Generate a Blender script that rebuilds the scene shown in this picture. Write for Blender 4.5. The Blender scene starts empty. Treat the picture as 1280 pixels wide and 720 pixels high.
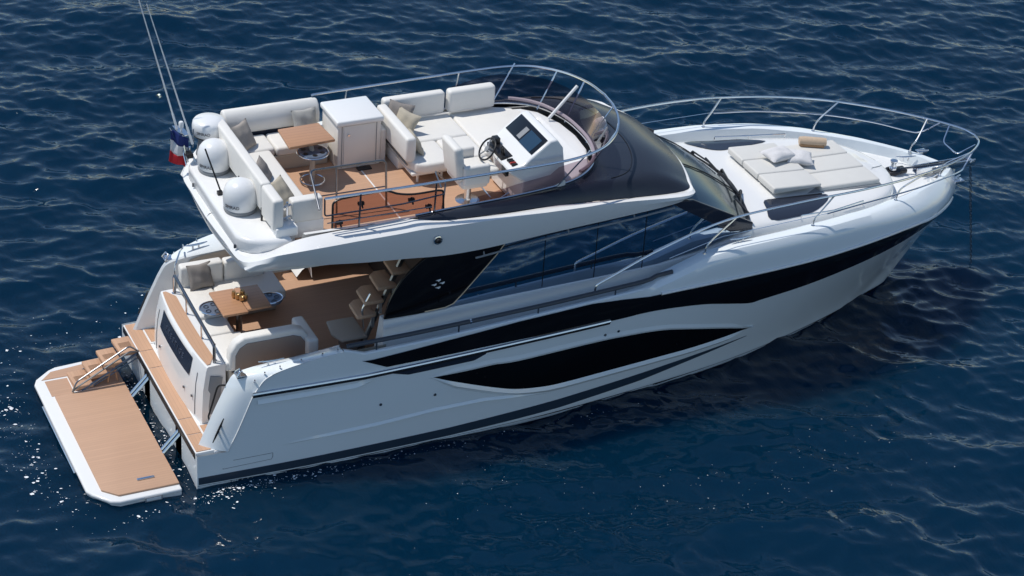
import bpy, bmesh, math, random
import numpy as np
from mathutils import Vector, Matrix
random.seed(7); rng = np.random.default_rng(11)
S = bpy.context.scene
COL = S.collection
R = math.radians

# ------------------------------------------------------------------ camera, sky, sun, exposure
cd = bpy.data.cameras.new('camera'); cam = bpy.data.objects.new('camera', cd); COL.objects.link(cam)
cam.matrix_world = Matrix(((0.90766246, 0.16445608, -0.38613866, -8.7591572),
                           (-0.4151624, 0.48674964, -0.76857984, -30.12644347),
                           (0.06155522, 0.85792132, 0.51008036, 21.28450186), (0, 0, 0, 1)))
cd.sensor_width = 36; cd.lens = 79.2146; cd.clip_start = 0.5; cd.clip_end = 9000
S.camera = cam
SUN = Vector((-.29, .20, .70)).normalized()          # towards the sun
W = bpy.data.worlds.new('World'); S.world = W; W.use_nodes = True
nt = W.node_tree; bg = nt.nodes['Background']
sky = nt.nodes.new('ShaderNodeTexSky'); sky.sky_type = 'NISHITA'; sky.sun_disc = False
sky.sun_elevation = math.asin(SUN.z); sky.sun_rotation = math.atan2(SUN.x, SUN.y)
sky.air_density = 1.0; sky.dust_density = 0.0; sky.ozone_density = 1.0
nt.links.new(sky.outputs[0], bg.inputs[0]); bg.inputs[1].default_value = 0.118
sl = bpy.data.lights.new('sun', 'SUN'); sl.energy = 3.45; sl.angle = R(0.5); sl.color = (1, .955, .89)
so = bpy.data.objects.new('sun', sl); COL.objects.link(so)
so.rotation_euler = SUN.to_track_quat('Z', 'Y').to_euler(); so.location = (0, 0, 40)
V = S.view_settings; V.view_transform = 'Standard'; V.look = 'None'; V.gamma = 1; V.exposure = 0.0
V.use_curve_mapping = False

# ------------------------------------------------------------------ helpers
class MB:
    def __init__(s): s.v = []; s.f = []
    def add(s, vs, fs):
        n = len(s.v); s.v += [tuple(map(float, p)) for p in vs]; s.f += [tuple(i + n for i in f) for f in fs]; return s
    def box(s, x0, x1, y0, y1, z0, z1, rot=0, piv=None):
        c = [(x, y, z) for x in (x0, x1) for y in (y0, y1) for z in (z0, z1)]
        if rot:
            px, py = piv or ((x0 + x1) / 2, (y0 + y1) / 2); a, b = math.cos(rot), math.sin(rot)
            c = [(px + (x - px) * a - (y - py) * b, py + (x - px) * b + (y - py) * a, z) for x, y, z in c]
        return s.add(c, [(0, 1, 3, 2), (4, 6, 7, 5), (0, 4, 5, 1), (2, 3, 7, 6), (0, 2, 6, 4), (1, 5, 7, 3)])
    def sheet(s, g, cyc=False):
        nu, nv = len(g), len(g[0]); vs = [p for r in g for p in r]; fs = []
        for i in range(nu if cyc else nu - 1):
            for j in range(nv - 1):
                a, b = i * nv, ((i + 1) % nu) * nv
                fs.append((a + j, b + j, b + j + 1, a + j + 1))
        return s.add(vs, fs)
    def ngon(s, pts): return s.add(pts, [tuple(range(len(pts)))])
    def prism(s, pts, vec):
        n = len(pts); v = Vector(vec); q = [Vector(p) for p in pts]
        return s.add(q + [p + v for p in q], [tuple(range(n - 1, -1, -1)), tuple(range(n, 2 * n))] +
                     [(i, (i + 1) % n, n + (i + 1) % n, n + i) for i in range(n)])
    def tube(s, pts, r, n=8, cyc=False, caps=True):
        P = [Vector(p) for p in pts]; m = len(P); rs = r if isinstance(r, (list, tuple)) else [r] * m
        T = []
        for i in range(m):
            a = P[(i - 1) % m] if (cyc or i > 0) else P[i]; b = P[(i + 1) % m] if (cyc or i < m - 1) else P[i]
            T.append((b - a).normalized())
        u = T[0].orthogonal().normalized(); rings = []
        for i in range(m):
            u = (u - T[i] * u.dot(T[i])); u = u.normalized() if u.length > 1e-6 else T[i].orthogonal().normalized()
            w = T[i].cross(u)
            rings.append([P[i] + (u * math.cos(2 * math.pi * k / n) + w * math.sin(2 * math.pi * k / n)) * rs[i] for k in range(n)])
        vs = [p for q in rings for p in q]; fs = []
        for i in range(m if cyc else m - 1):
            a, b = i * n, ((i + 1) % m) * n
            for k in range(n): fs.append((a + k, a + (k + 1) % n, b + (k + 1) % n, b + k))
        if caps and not cyc: fs += [tuple(range(n - 1, -1, -1)), tuple((m - 1) * n + k for k in range(n))]
        return s.add(vs, fs)
    def lathe(s, prof, c=(0, 0, 0), n=28, mat=None):
        c = Vector(c); vs = []; m = len(prof)
        for k in range(n):
            a = 2 * math.pi * k / n
            for r, z in prof:
                p = Vector((r * math.cos(a), r * math.sin(a), z))
                if mat is not None: p = mat @ p
                vs.append(p + c)
        fs = []
        for k in range(n):
            a, b = k * m, ((k + 1) % n) * m
            for j in range(m - 1): fs.append((a + j, b + j, b + j + 1, a + j + 1))
        return s.add(vs, fs)
    def build(s, name, mat, parent=None, bevel=0, seg=3, smooth=35, solid=0, recalc=True):
        me = bpy.data.meshes.new(name); me.from_pydata(s.v, [], s.f)
        bm = bmesh.new(); bm.from_mesh(me)
        bmesh.ops.remove_doubles(bm, verts=bm.verts, dist=1e-5)
        if recalc: bmesh.ops.recalc_face_normals(bm, faces=bm.faces)
        bm.to_mesh(me); bm.free()
        me.polygons.foreach_set('use_smooth', [smooth > 0] * len(me.polygons))
        if smooth > 0 and not bevel: me.set_sharp_from_angle(angle=R(smooth))
        me.materials.append(mat)
        o = bpy.data.objects.new(name, me); COL.objects.link(o)
        if parent is not None:
            o.parent = parent; o.matrix_parent_inverse = Matrix.Translation(-parent.location)
        if solid:
            m = o.modifiers.new('solid', 'SOLIDIFY'); m.thickness = solid; m.offset = 0
        if bevel:
            m = o.modifiers.new('bevel', 'BEVEL'); m.width = bevel; m.segments = seg; m.limit_method = 'ANGLE'; m.angle_limit = R(40)
            m.harden_normals = False
            m.use_clamp_overlap = True
        return o

def cr(pts, n=8, cyc=False):
    """Catmull-Rom through the points"""
    P = [np.array(p, float) for p in pts]; m = len(P); out = []
    for i in range(m if cyc else m - 1):
        p1, p2 = P[i], P[(i + 1) % m]
        p0 = P[i - 1] if (cyc or i > 0) else 2 * p1 - p2
        p3 = P[(i + 2) % m] if (cyc or i < m - 2) else 2 * p2 - p1
        for k in range(n):
            t = k / n
            out.append(.5 * ((2 * p1) + (p2 - p0) * t + (2 * p0 - 5 * p1 + 4 * p2 - p3) * t * t + (3 * p1 - p0 - 3 * p2 + p3) * t ** 3))
    if not cyc: out.append(P[-1])
    return [tuple(p) for p in out]

def rounded(pts, r=.08, n=4):
    """polyline with rounded corners"""
    P = [Vector(p) for p in pts]; out = [P[0]]
    for i in range(1, len(P) - 1):
        a, b, c = P[i - 1], P[i], P[i + 1]; d1 = (a - b); d2 = (c - b)
        q = min(r, d1.length * .45, d2.length * .45); s0 = b + d1.normalized() * q; s1 = b + d2.normalized() * q
        for k in range(n + 1):
            t = k / n; out.append(s0 * (1 - t) ** 2 + b * 2 * t * (1 - t) + s1 * t * t)
    return out + [P[-1]]

def itp(x, tab): return float(np.interp(x, [a for a, b in tab], [b for a, b in tab]))
def my(pts, s): return [(p[0], p[1] * s, p[2]) for p in pts]

def tag(o, label, cat, group=None):
    o['label'] = label; o['category'] = cat
    if group: o['group'] = group
    return o

# ------------------------------------------------------------------ materials
def mat(name, col, rough=.4, metal=0., var=.04, vs=2.5, bump=0., bs=60., coat=0., ior=1.45, rvar=.05, stretch=(1, 1, 1)):
    m = bpy.data.materials.new(name); m.use_nodes = True; t = m.node_tree; L = t.links.new
    b = t.nodes['Principled BSDF']; tc = t.nodes.new('ShaderNodeTexCoord')
    mp = t.nodes.new('ShaderNodeMapping'); mp.inputs['Scale'].default_value = stretch; L(tc.outputs['Object'], mp.inputs['Vector'])
    n = t.nodes.new('ShaderNodeTexNoise'); n.inputs['Scale'].default_value = vs; n.inputs['Detail'].default_value = 6
    L(mp.outputs[0], n.inputs['Vector'])
    mx = t.nodes.new('ShaderNodeMix'); mx.data_type = 'RGBA'
    mx.inputs[6].default_value = (*[c * (1 - var) for c in col], 1); mx.inputs[7].default_value = (*[min(1, c * (1 + var)) for c in col], 1)
    L(n.outputs[0], mx.inputs[0]); L(mx.outputs[2], b.inputs['Base Color'])
    mr = t.nodes.new('ShaderNodeMapRange'); mr.inputs['To Min'].default_value = max(.02, rough - rvar); mr.inputs['To Max'].default_value = rough + rvar
    L(n.outputs[0], mr.inputs['Value']); L(mr.outputs[0], b.inputs['Roughness'])
    b.inputs['Metallic'].default_value = metal; b.inputs['IOR'].default_value = ior
    b.inputs['Coat Weight'].default_value = coat; b.inputs['Coat Roughness'].default_value = .05
    if bump:
        n2 = t.nodes.new('ShaderNodeTexNoise'); n2.inputs['Scale'].default_value = bs; n2.inputs['Detail'].default_value = 4
        L(mp.outputs[0], n2.inputs['Vector'])
        bp = t.nodes.new('ShaderNodeBump'); bp.inputs['Strength'].default_value = 1; bp.inputs['Distance'].default_value = bump
        L(n2.outputs[0], bp.inputs['Height']); L(bp.outputs[0], b.inputs['Normal'])
    return m

def teak_mat(name, col, pitch=.06, axis='Y', line=.35, rough=.6):
    m = mat(name, col, rough, var=.06, vs=2.2, bump=.0006, bs=90, stretch=(1, 9, 1) if axis == 'Y' else (9, 1, 1))
    t = m.node_tree; L = t.links.new; b = t.nodes['Principled BSDF']
    tc = [n for n in t.nodes if n.type == 'TEX_COORD'][0]
    sp = t.nodes.new('ShaderNodeSeparateXYZ'); L(tc.outputs['Object'], sp.inputs[0])
    d = t.nodes.new('ShaderNodeMath'); d.operation = 'DIVIDE'; d.inputs[1].default_value = pitch; L(sp.outputs[axis], d.inputs[0])
    fr = t.nodes.new('ShaderNodeMath'); fr.operation = 'FRACT'; L(d.outputs[0], fr.inputs[0])
    lt = t.nodes.new('ShaderNodeMath'); lt.operation = 'LESS_THAN'; lt.inputs[1].default_value = .1; L(fr.outputs[0], lt.inputs[0])
    fl = t.nodes.new('ShaderNodeMath'); fl.operation = 'FLOOR'; L(d.outputs[0], fl.inputs[0])
    wn = t.nodes.new('ShaderNodeTexWhiteNoise'); wn.noise_dimensions = '1D'; L(fl.outputs[0], wn.inputs['W'])
    hv = t.nodes.new('ShaderNodeHueSaturation'); old = b.inputs['Base Color'].links[0].from_socket; L(old, hv.inputs['Color'])
    mr = t.nodes.new('ShaderNodeMapRange'); mr.inputs['To Min'].default_value = .975; mr.inputs['To Max'].default_value = 1.025; L(wn.outputs[0], mr.inputs[0]); L(mr.outputs[0], hv.inputs['Value'])
    mx = t.nodes.new('ShaderNodeMix'); mx.data_type = 'RGBA'; mx.inputs[7].default_value = (*[c * (1 - line) for c in col], 1)
    L(lt.outputs[0], mx.inputs[0]); L(hv.outputs[0], mx.inputs[6]); L(mx.outputs[2], b.inputs['Base Color'])
    return m

def glass_mat(name, col, rough=.02, f=1.0):
    m = bpy.data.materials.new(name); m.use_nodes = True; t = m.node_tree; t.nodes.clear(); L = t.links.new
    o = t.nodes.new('ShaderNodeOutputMaterial'); tr = t.nodes.new('ShaderNodeBsdfTransparent')
    gl = t.nodes.new('ShaderNodeBsdfGlossy'); gl.inputs['Roughness'].default_value = rough
    fn = t.nodes.new('ShaderNodeFresnel'); fn.inputs['IOR'].default_value = 1.18
    n = t.nodes.new('ShaderNodeTexNoise'); n.inputs['Scale'].default_value = 1.5
    mx = t.nodes.new('ShaderNodeMix'); mx.data_type = 'RGBA'
    mx.inputs[6].default_value = (*[c * .95 for c in col], 1); mx.inputs[7].default_value = (*[min(1, c * 1.05) for c in col], 1)
    L(n.outputs[0], mx.inputs[0]); L(mx.outputs[2], tr.inputs['Color'])
    fm = t.nodes.new('ShaderNodeMath'); fm.operation = 'MULTIPLY'; fm.inputs[1].default_value = .6; L(fn.outputs[0], fm.inputs[0])
    ms = t.nodes.new('ShaderNodeMixShader'); L(fm.outputs[0], ms.inputs[0]); L(tr.outputs[0], ms.inputs[1]); L(gl.outputs[0], ms.inputs[2]); L(ms.outputs[0], o.inputs[0])
    return m

GEL = mat('white_gelcoat', (.80, .80, .785), .22, var=.015, coat=.3, vs=1.2)
GELH = mat('hull_gelcoat', (.82, .87, .885), .16, var=.02, coat=.6, vs=.8)
GELM = mat('white_nonslip', (.78, .79, .78), .55, var=.02, bump=.0008, bs=220)
CREAM = mat('cream_gelcoat', (.80, .77, .72), .35, var=.03)
BLACK = mat('black_gloss_band', (.006, .005, .006), .12, var=.1, ior=1.4)
HULLGLASS = mat('black_hull_glass', (.004, .004, .005), .06, var=.1, ior=1.35)
MIRROR = mat('mirror_side_glass', (.40, .49, .60), .03, metal=1, var=.02, rvar=.01)
WSG = mat('windshield_glass', (.075, .115, .145), .14, metal=.75, var=.06, rvar=.02)
CHROME = mat('polished_steel', (.72, .73, .75), .16, metal=1, var=.03)
DSTEEL = mat('dark_steel', (.22, .23, .25), .28, metal=1, var=.05)
RUB = mat('grey_rail_cap', (.05, .058, .075), .38, var=.1)
HOOD = mat('charcoal_hood', (.021, .025, .036), .26, var=.08, coat=.15, vs=1.5)
NAVY = mat('navy_deck_glass', (.022, .028, .045), .12, var=.1)
CHINE_REFL = mat('slate_chine_reflection', (.032, .052, .078), .3, var=.1)
ANTIF = mat('antifouling', (.012, .006, .006), .7, var=.2)
VINYL = mat('white_vinyl', (.76, .74, .695), .55, var=.025, vs=6, bump=.004, bs=9)
PADV = mat('sunpad_vinyl', (.64, .63, .595), .6, var=.025, vs=5, bump=.004, bs=8)
TAUPE = mat('taupe_panel', (.27, .215, .18), .6, var=.06)
BEIGE = mat('beige_panel', (.50, .44, .36), .5, var=.04)
TEAK = teak_mat('teak_deck', (.51, .315, .205), line=.12)
TEAKX = teak_mat('teak_deck_cross', (.53, .32, .20), axis='X', line=.14)
WOOD = teak_mat('varnished_teak', (.46, .25, .14), pitch=.09, line=.22, rough=.35)
TREAD = teak_mat('sunlit_teak', (.62, .41, .27), axis='X', line=.12)  # stair teak lightened, sunlight on the treads put into the colour
PLASTIC = mat('radome_plastic', (.78, .79, .79), .3, var=.015, coat=.1)
GREYP = mat('grey_plastic', (.25, .26, .27), .45)
BLKP = mat('black_plastic', (.012, .012, .014), .4, var=.15)
SCREEN = mat('black_screen', (.008, .010, .014), .1, var=.15)
DISP = mat('blue_display', (.02, .05, .09), .1, var=.2)
PILG = mat('grey_linen', (.26, .235, .215), .9, var=.12, vs=40, bump=.003, bs=120)
PILB = mat('beige_linen', (.46, .41, .32), .9, var=.10, vs=40, bump=.003, bs=120)
PILS = mat('sand_linen', (.36, .32, .28), .9, var=.12, vs=40, bump=.003, bs=120)
PILW = mat('white_cotton', (.66, .65, .65), .9, var=.10, vs=30, bump=.004, bs=80)
TOWEL = mat('tan_towel', (.55, .42, .30), .95, var=.12, vs=20, bump=.004, bs=90)
TOWELD = mat('brown_towel_edge', (.36, .22, .12), .95, var=.12, vs=20)
TINT = glass_mat('smoked_acrylic', (.50, .42, .46))
TINTR = glass_mat('bronze_acrylic', (.70, .56, .52))
LETTER = mat('chrome_lettering', (.12, .15, .21), .35, metal=.6)
INK = mat('grey_ink', (.10, .10, .11), .5)
GOLD = mat('gold_glass', (.55, .36, .16), .25, metal=.7, var=.2, vs=20)
FBLUE = mat('flag_blue', (.012, .03, .16), .8); FWHITE = mat('flag_white', (.75, .75, .75), .8); FRED = mat('flag_red', (.55, .02, .03), .8)
DARKIN = mat('dark_interior', (.05, .035, .028), .6)
FOAM_GLINT = mat('sea_foam_glints', (.80, .83, .86), .6, var=.05, bump=.01, bs=40)

# ------------------------------------------------------------------ hull form (metres; x aft to bow, y to port, z up from the waterline)
F_WL = [(0, 2.1), (2, 2.17), (4.9, 2.14), (6.4, 2.06), (9.08, 1.74), (10.5, 1.46), (11.8, 1.09), (12.8, .74), (13.6, .38), (14.26, 0)]
F_SH = [(0, 2.1), (2, 2.2), (4, 2.28), (7, 2.32), (9, 2.30), (11, 2.22), (12.2, 2.06), (13.2, 1.80), (14.1, 1.40), (14.8, .95), (15.25, .55), (15.5, .25), (15.6, 0)]
def qtab(t):
    L_ = t[-1][0]; return [math.sqrt(max(0, 1 - a / L_)) for a, b in t][::-1], [b for a, b in t][::-1]
QW, QS = qtab(F_WL), qtab(F_SH)
def hermite(x, X, Y):
    i = int(np.clip(np.searchsorted(X, x) - 1, 0, len(X) - 2)); h = X[i + 1] - X[i]; t = (x - X[i]) / h
    def sl(k):
        if k == 0: return (Y[1] - Y[0]) / (X[1] - X[0])
        if k == len(X) - 1: return (Y[-1] - Y[-2]) / (X[-1] - X[-2])
        return (Y[k + 1] - Y[k - 1]) / (X[k + 1] - X[k - 1])
    m0, m1 = sl(i) * h, sl(i + 1) * h
    return (2*t**3-3*t*t+1)*Y[i] + (t**3-2*t*t+t)*m0 + (-2*t**3+3*t*t)*Y[i+1] + (t**3-t*t)*m1
T_TOP = [(0, .60), (.50, .60), (.66, .95), (.9, 1.55), (1.0, 1.72), (1.13, 1.87), (1.4, 1.98), (1.9, 2.08), (2.39, 2.14), (2.5, 2.11), (2.75, 2.02), (4.2, 2.1), (6.7, 2.26), (7.7, 2.32), (8.2, 2.44), (8.9, 2.66), (9.5, 2.72), (11, 2.74), (12, 2.71), (13, 2.62), (14, 2.49), (14.9, 2.33), (15.3, 2.23), (15.7, 2.14)]
T_BAND = [(2, 1.90), (2.89, 1.908), (4.15, 2.037), (5.4, 2.16), (6.7, 2.245), (7.3, 2.215), (7.78, 2.175), (8.39, 2.185), (9.14, 2.19), (9.93, 2.20), (10.88, 2.215), (11.79, 2.235), (12.55, 2.235), (13.13, 2.21), (13.68, 2.14), (14.49, 1.95), (14.9, 1.86), (15.6, 1.7)]
T_BBOT = [(2, 1.66), (3.12, 1.72), (4.16, 1.75), (5.43, 1.79), (7.1, 1.81), (7.73, 1.84), (8.27, 1.82), (8.93, 1.74), (9.5, 1.60), (9.94, 1.49), (10.2, 1.51), (11.13, 1.57), (12.04, 1.67), (13.0, 1.79), (13.57, 1.85), (14.1, 1.865), (14.55, 1.90)]
def ztop(x): return itp(x, T_TOP)
def stem(z): return 14.26 + .67 * z - (.9 * (z - 1.65) ** 2 if z > 1.65 else 0)
def hull_y(x, z):
    st = stem(z); q = math.sqrt(max(0, 1 - x / st))
    yw, ys = hermite(q, *QW), hermite(q, *QS); t = max(0, min(1, z / 2.1)); e = 1.0 + .35 * min(1, max(0, (x - 6) / 6))
    y = yw + (ys - yw) * t ** e
    if z < 0: y *= 1 + .3 * z
    zb = itp(x, T_BAND)
    if x > 7.4 and z > zb:
        k = min(1, (x - 7.4) / .6); w = min(1, max(0, (x - 12.2) / 2.0)); y -= (.085 + .125 * w) * k * min(1.1, (z - zb) / max(.2, ztop(x) - zb)) ** (6 - 3.6 * w)
    return max(0, y)
def zlev(x, v, zb=-.7): return zb + v * (ztop(x) - zb)

XS = [0, .2, .4, .50, .53, .58, .62, .66, .74, .82, .9, .95, 1.0, 1.06, 1.13, 1.2, 1.3, 1.4, 1.55, 1.7, 1.9, 2.1, 2.25, 2.39, 2.44, 2.5, 2.6, 2.75]
XS += [2.75 + .1 * k for k in range(1, 97)] + [15.4 * (1 - (1 - (12.35 / 15.4 + (1 - 12.35 / 15.4) * k / 50)) ** 1.0) for k in range(1, 51)]
XS[-1] = 15.4; NU, NV = len(XS) - 1, 44
def hull_grid(s):
    g = []
    for xs_ in XS:
        u = xs_ / 15.4
        row = []
        for j in range(NV + 1):
            v = j / NV; x = xs_; z = 0
            for _ in range(12):
                z = zlev(x, v); x = .5 * x + .5 * (xs_ + (stem(z) - 15.4) * u ** 3)
            y = hull_y(x, z) if u < 1 else 0
            row.append((x, y * s, z))
        g.append(row)
    return g
YACHT = bpy.data.objects.new('motor_yacht', None); COL.objects.link(YACHT); YACHT.location = (7.5, 0, 0); YACHT.empty_display_size = 3
tag(YACHT, 'large white flybridge motor yacht with black hull stripe floating on blue sea', 'yacht')
def T(): return MB()

hull = T(); G = hull_grid(1); GS = hull_grid(-1); hull.sheet(G); hull.sheet(GS)
# transom below the teak ledge, from the first stations
tr = []
for j in range(NV + 1):
    if G[0][j][2] <= .625: tr.append(j)
for j0, j1 in zip(tr[:-1], tr[1:]): hull.add([G[0][j0], GS[0][j0], GS[0][j1], G[0][j1]], [(0, 1, 2, 3)])
# bulwark cap and inner face
T_DECK = [(0, .62), (.5, .62), (.9, 1.25), (2.9, 1.25), (3.1, 1.5), (7.4, 1.5), (8.4, 1.86), (9.6, 2.26), (12, 2.33), (14, 2.30), (15.4, 2.06)]
def zdeck(x): return itp(x, T_DECK)
T_CAP = [(0, .20), (2.2, .22), (2.3, .09), (7.3, .09), (8.1, .22), (13, .22), (14.4, .14), (15.6, .10)]
inner = {}
for s, g in ((1, G), (-1, GS)):
    rows = []
    for i in range(NU + 1):
        x, y, z = g[i][NV]; cw = itp(x, T_CAP); yo = abs(y); yi = max(0, yo - cw)
        xi = x if x < 14.6 else x - (x - 14.6) * .13
        zd = min(zdeck(x), z - .005)
        rows.append([(x, y, z), (x, s * (yo - cw * .25), z + .018), (xi, s * (yo - cw * .75), z + .018), (xi, s * yi, z - .004), (xi - (.05 if x > 14.6 else 0), s * max(0, yi - .05 * min(1, max(0, (x - 8)))), zd)])
    inner[s] = rows; hull.sheet([r for r, x_ in zip(rows, XS) if x_ >= 2.39])
# stern quarters: broad raked facet from the hull knuckle to the inner edge, turning into a flat cap
KQ = [(.50, .60), (.66, .95), (.78, 1.25), (.9, 1.55), (1.0, 1.72), (1.13, 1.87), (1.4, 1.98), (1.9, 2.08), (2.39, 2.14)]
IQ = [(.10, .60), (.25, .95), (.38, 1.25), (.51, 1.53), (.59, 1.69), (.72, 1.85), (1.1, 1.92), (1.8, 1.96), (2.45, 2.02)]
kq, iq = cr([(a, 0, b) for a, b in KQ], 5), cr([(a, 0, b) for a, b in IQ], 5); YQ = 1.82
def quarter(t, f, s=1):
    i = t * (len(kq) - 1); a = int(min(len(kq) - 2, i)); w = i - a
    k = np.array(kq[a]) * (1 - w) + np.array(kq[a + 1]) * w; q = np.array(iq[a]) * (1 - w) + np.array(iq[a + 1]) * w
    k[1] = hull_y(k[0], k[2]); q[1] = YQ; p = k * (1 - f) + q * f; b_ = math.sin(math.pi * f) * .025 
    return (p[0] - b_, s * (p[1] + b_), p[2] + b_ * .8)
for s in (-1, 1):
    n_ = len(kq); hull.sheet([[quarter(i / (n_ - 1), f, s) for f in np.linspace(0, 1, 7)] + [(iq[i][0] + .03, s * (YQ - .03), iq[i][2] - .02), (iq[i][0] + .05, s * (YQ - .05), min(iq[i][2] - .03, 1.25 if iq[i][0] > .9 else .60))] for i in range(n_)])
    e = quarter(1, 0, s); e2 = quarter(1, 1, s); hull.ngon([e, e2, (e2[0], e2[1], 1.25), (e[0], s * 2.1, 1.25)])
HULL = hull.build('hull', GELH, YACHT, smooth=24)
for s in (-1, 1):
    b = T(); b.tube([(p[0], s * (hull_y(p[0], p[2]) + .002), p[2]) for p in kq[:28]], .011, 6); b.build('quarter_crease', GEL, HULL)

def hull_patch(top, bot, x0, x1, off, n=120, m=6, s=-1):
    g = []
    for i in range(n + 1):
        x = x0 + (x1 - x0) * i / n; a, b = top(x), bot(x); row = []
        for j in range(m + 1):
            z = b + (a - b) * j / m; xx = min(x, stem(z) - .004); row.append((xx, s * (hull_y(xx, z) + off), z))
        g.append(row)
    return g
W_TOP = [(3.92, 1.352), (4.49, 1.352), (5.0, 1.374), (5.16, 1.362), (5.49, 1.353), (6.22, 1.387), (6.97, 1.412), (7.5, 1.40), (7.9, 1.375), (8.23, 1.335), (8.57, 1.258), (9.47, 1.006), (10.16, 0.775)]
W_BOT = [(3.92, 1.345), (4.21, 1.212), (4.66, 1.031), (5.11, 0.861), (5.48, 0.745), (5.94, 0.674), (6.32, 0.655), (7.26, 0.675), (8.22, 0.685), (8.89, 0.683), (9.56, 0.714), (10.16, 0.765)]
sm = lambda tab: (lambda x: float(np.interp(x, *zip(*[(p[0], p[1]) for p in cr([(a, b, 0) for a, b in tab], 6)]))))
wt, wb = sm(W_TOP), sm(W_BOT); bt, bb = (lambda x: itp(x, T_BAND)), sm(T_BBOT)
for s in (-1, 1):
    def band_bot(x): return max(bb(x), 1.95 - (x - 2.62) * .46) if x < 3.3 else bb(x)
    b = T(); b.sheet(hull_patch(lambda x: max(bt(x) + .0, band_bot(x)), band_bot, 2.62, 14.6, .014, 190, 5, s)); b.build('hull_band', BLACK, HULL)
    b = T(); b.sheet(hull_patch(wt, wb, 3.92, 10.16, .007, 130, 5, s)); b.build('hull_window', HULLGLASS, HULL)
    # bevelled lip under and over the window
    b = T(); lo = []; up = []
    for i in range(101):
        x = 3.86 + 6.4 * i / 100; xx = min(max(x, 3.93), 10.15); k = min(1, (x - 3.86) / .5, (10.26 - x) / .5)
        zb_, zt_ = wb(xx), wt(xx)
        lo.append([(x, s * (hull_y(x, zb_ + .01) + .009), zb_ + .01), (x, s * (hull_y(x, zb_ - .05) + .035 * k + .004), zb_ - .06 * k), (x, s * (hull_y(x, zb_ - .12) + .002), zb_ - .12 * k - .01)])
        up.append([(x, s * (hull_y(x, zt_) + .009), zt_ - .006), (x, s * (hull_y(x, zt_ + .03) + .018 * k + .004), zt_ + .035 * k), (x, s * (hull_y(x, zt_ + .1) + .002), zt_ + .1 * k + .008)])
    b.sheet(lo); b.sheet(up); b.build('window_surround', GELH, HULL, smooth=12)
    # dark band painting the water's reflection on the chine
    bs_t = lambda x: itp(x, [(0, .19), (4.3, .23), (6.4, .31), (8, .40), (10.2, .55)]); bs_b = lambda x: itp(x, [(0, .055), (4.3, .06), (6.4, .11), (8, .22), (10.2, .54)])
    b = T(); b.sheet(hull_patch(bs_t, bs_b, .02, 10.2, .005, 100, 2, s)); b.build('chine_reflection', CHINE_REFL, HULL)
    b = T(); b.sheet(hull_patch(lambda x: .035, lambda x: -.5, .0, 14.2, .004, 100, 4, s)); b.build('antifouling_bottom', ANTIF, HULL)
    # rubbing strake: chrome strip aft, and thin moulding along the band top forward
    pts = [(x, s * (hull_y(x, z) + .02), z) for x, z in [(.9 + 6.19 * i / 40, 1.625 + (0 if i < 12 else (i - 12) / 28 * .195)) for i in range(41)]]
    b = T(); b.tube(pts, .030, 8); b.build('rubbing_strake', CHROME, HULL)
    b = T(); b.tube([(x, s * (hull_y(x, z - .075) + .012), z - .05) for x, y_, z in pts], .022, 6); b.build('strake_gasket', BLKP, HULL)
    pts = [(x, s * (hull_y(x, bt(x)) + .014), bt(x) + .012) for x in np.linspace(8.0, 15.2, 70)]
    b = T(); b.tube(pts, .026, 8); b.build('bow_moulding', CHROME if 0 else GEL, HULL)
    # crease low on the quarter
    cz = [(1.4, .55), (3.0, .60), (4.0, .66), (4.9, .66), (6.2, .50)]
    for k, (pt, hh) in enumerate(((cz, .05),)):
        g = []
        for x in np.linspace(1.4, 6.2, 60):
            z = itp(x, pt); kk = min(1, (x - 1.4) / 1.2, (6.2 - x) / 1.0)
            g.append([(x, s * (hull_y(x, z + .05) + .003), z + .05), (x, s * (hull_y(x, z) + .034 * kk + .003), z + .005), (x, s * (hull_y(x, z - .02) + .003), z - .012)])
        b = T(); b.sheet(g); b.build('spray_rail', GELH, HULL, smooth=10)
    # scoop in the topside aft, below the strake
    g = []
    for x in np.linspace(.98, 2.9, 30):
        kk = min(1, (2.9 - x) / .25)
        zz = 1.43 + .07 * max(0, (x - 2.6) / .3); g.append([(x, s * (hull_y(x, zz + .07) + .003), zz + .07), (x, s * (hull_y(x, zz) + .034 * kk + .003), zz), (x, s * (hull_y(x, zz - .03) + .003), zz - .02)])
    b = T(); b.sheet(g); b.build('scoop_lip', GELH, HULL, smooth=10)
    b = T(); b.sheet(hull_patch(lambda x: itp(x, [(3.1, 1.62), (5, 1.69)]), lambda x: itp(x, [(3.1, 1.60), (3.5, 1.49), (4.65, 1.53), (4.85, 1.62)]), 3.1, 4.85, .007, 40, 2, s)); b.build('recess_reflection', NAVY, HULL)  # flat navy patch painting the dark reflection inside the recess below the strake
    b = T(); b.tube([(x, s * (hull_y(x, z) + .001), z) for x, z in [(.42, .30), (.42, .28)] + [(.42 + .05 * k, .28 + .002 * k) for k in range(17)] + [(1.24, .36), (1.24, .42)] + [(1.24 - .05 * k, .43 - .001 * k) for k in range(14)]], .005, 4); b.build('hatch_seam', GREYP, HULL)
    # fuel fillers, drain dots
    for x, z in ((7.05, 1.52), (7.3, 1.54), (4.0, .98), (3.05, .99), (9.0, .62)):
        b = T(); b.lathe([(0, .012), (.022, .012), (.027, 0)], (x, s * hull_y(x, z), z), 12, Matrix.Rotation(-s * math.pi / 2, 3, 'X')); b.build('skin_fitting', DSTEEL, HULL)

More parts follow.
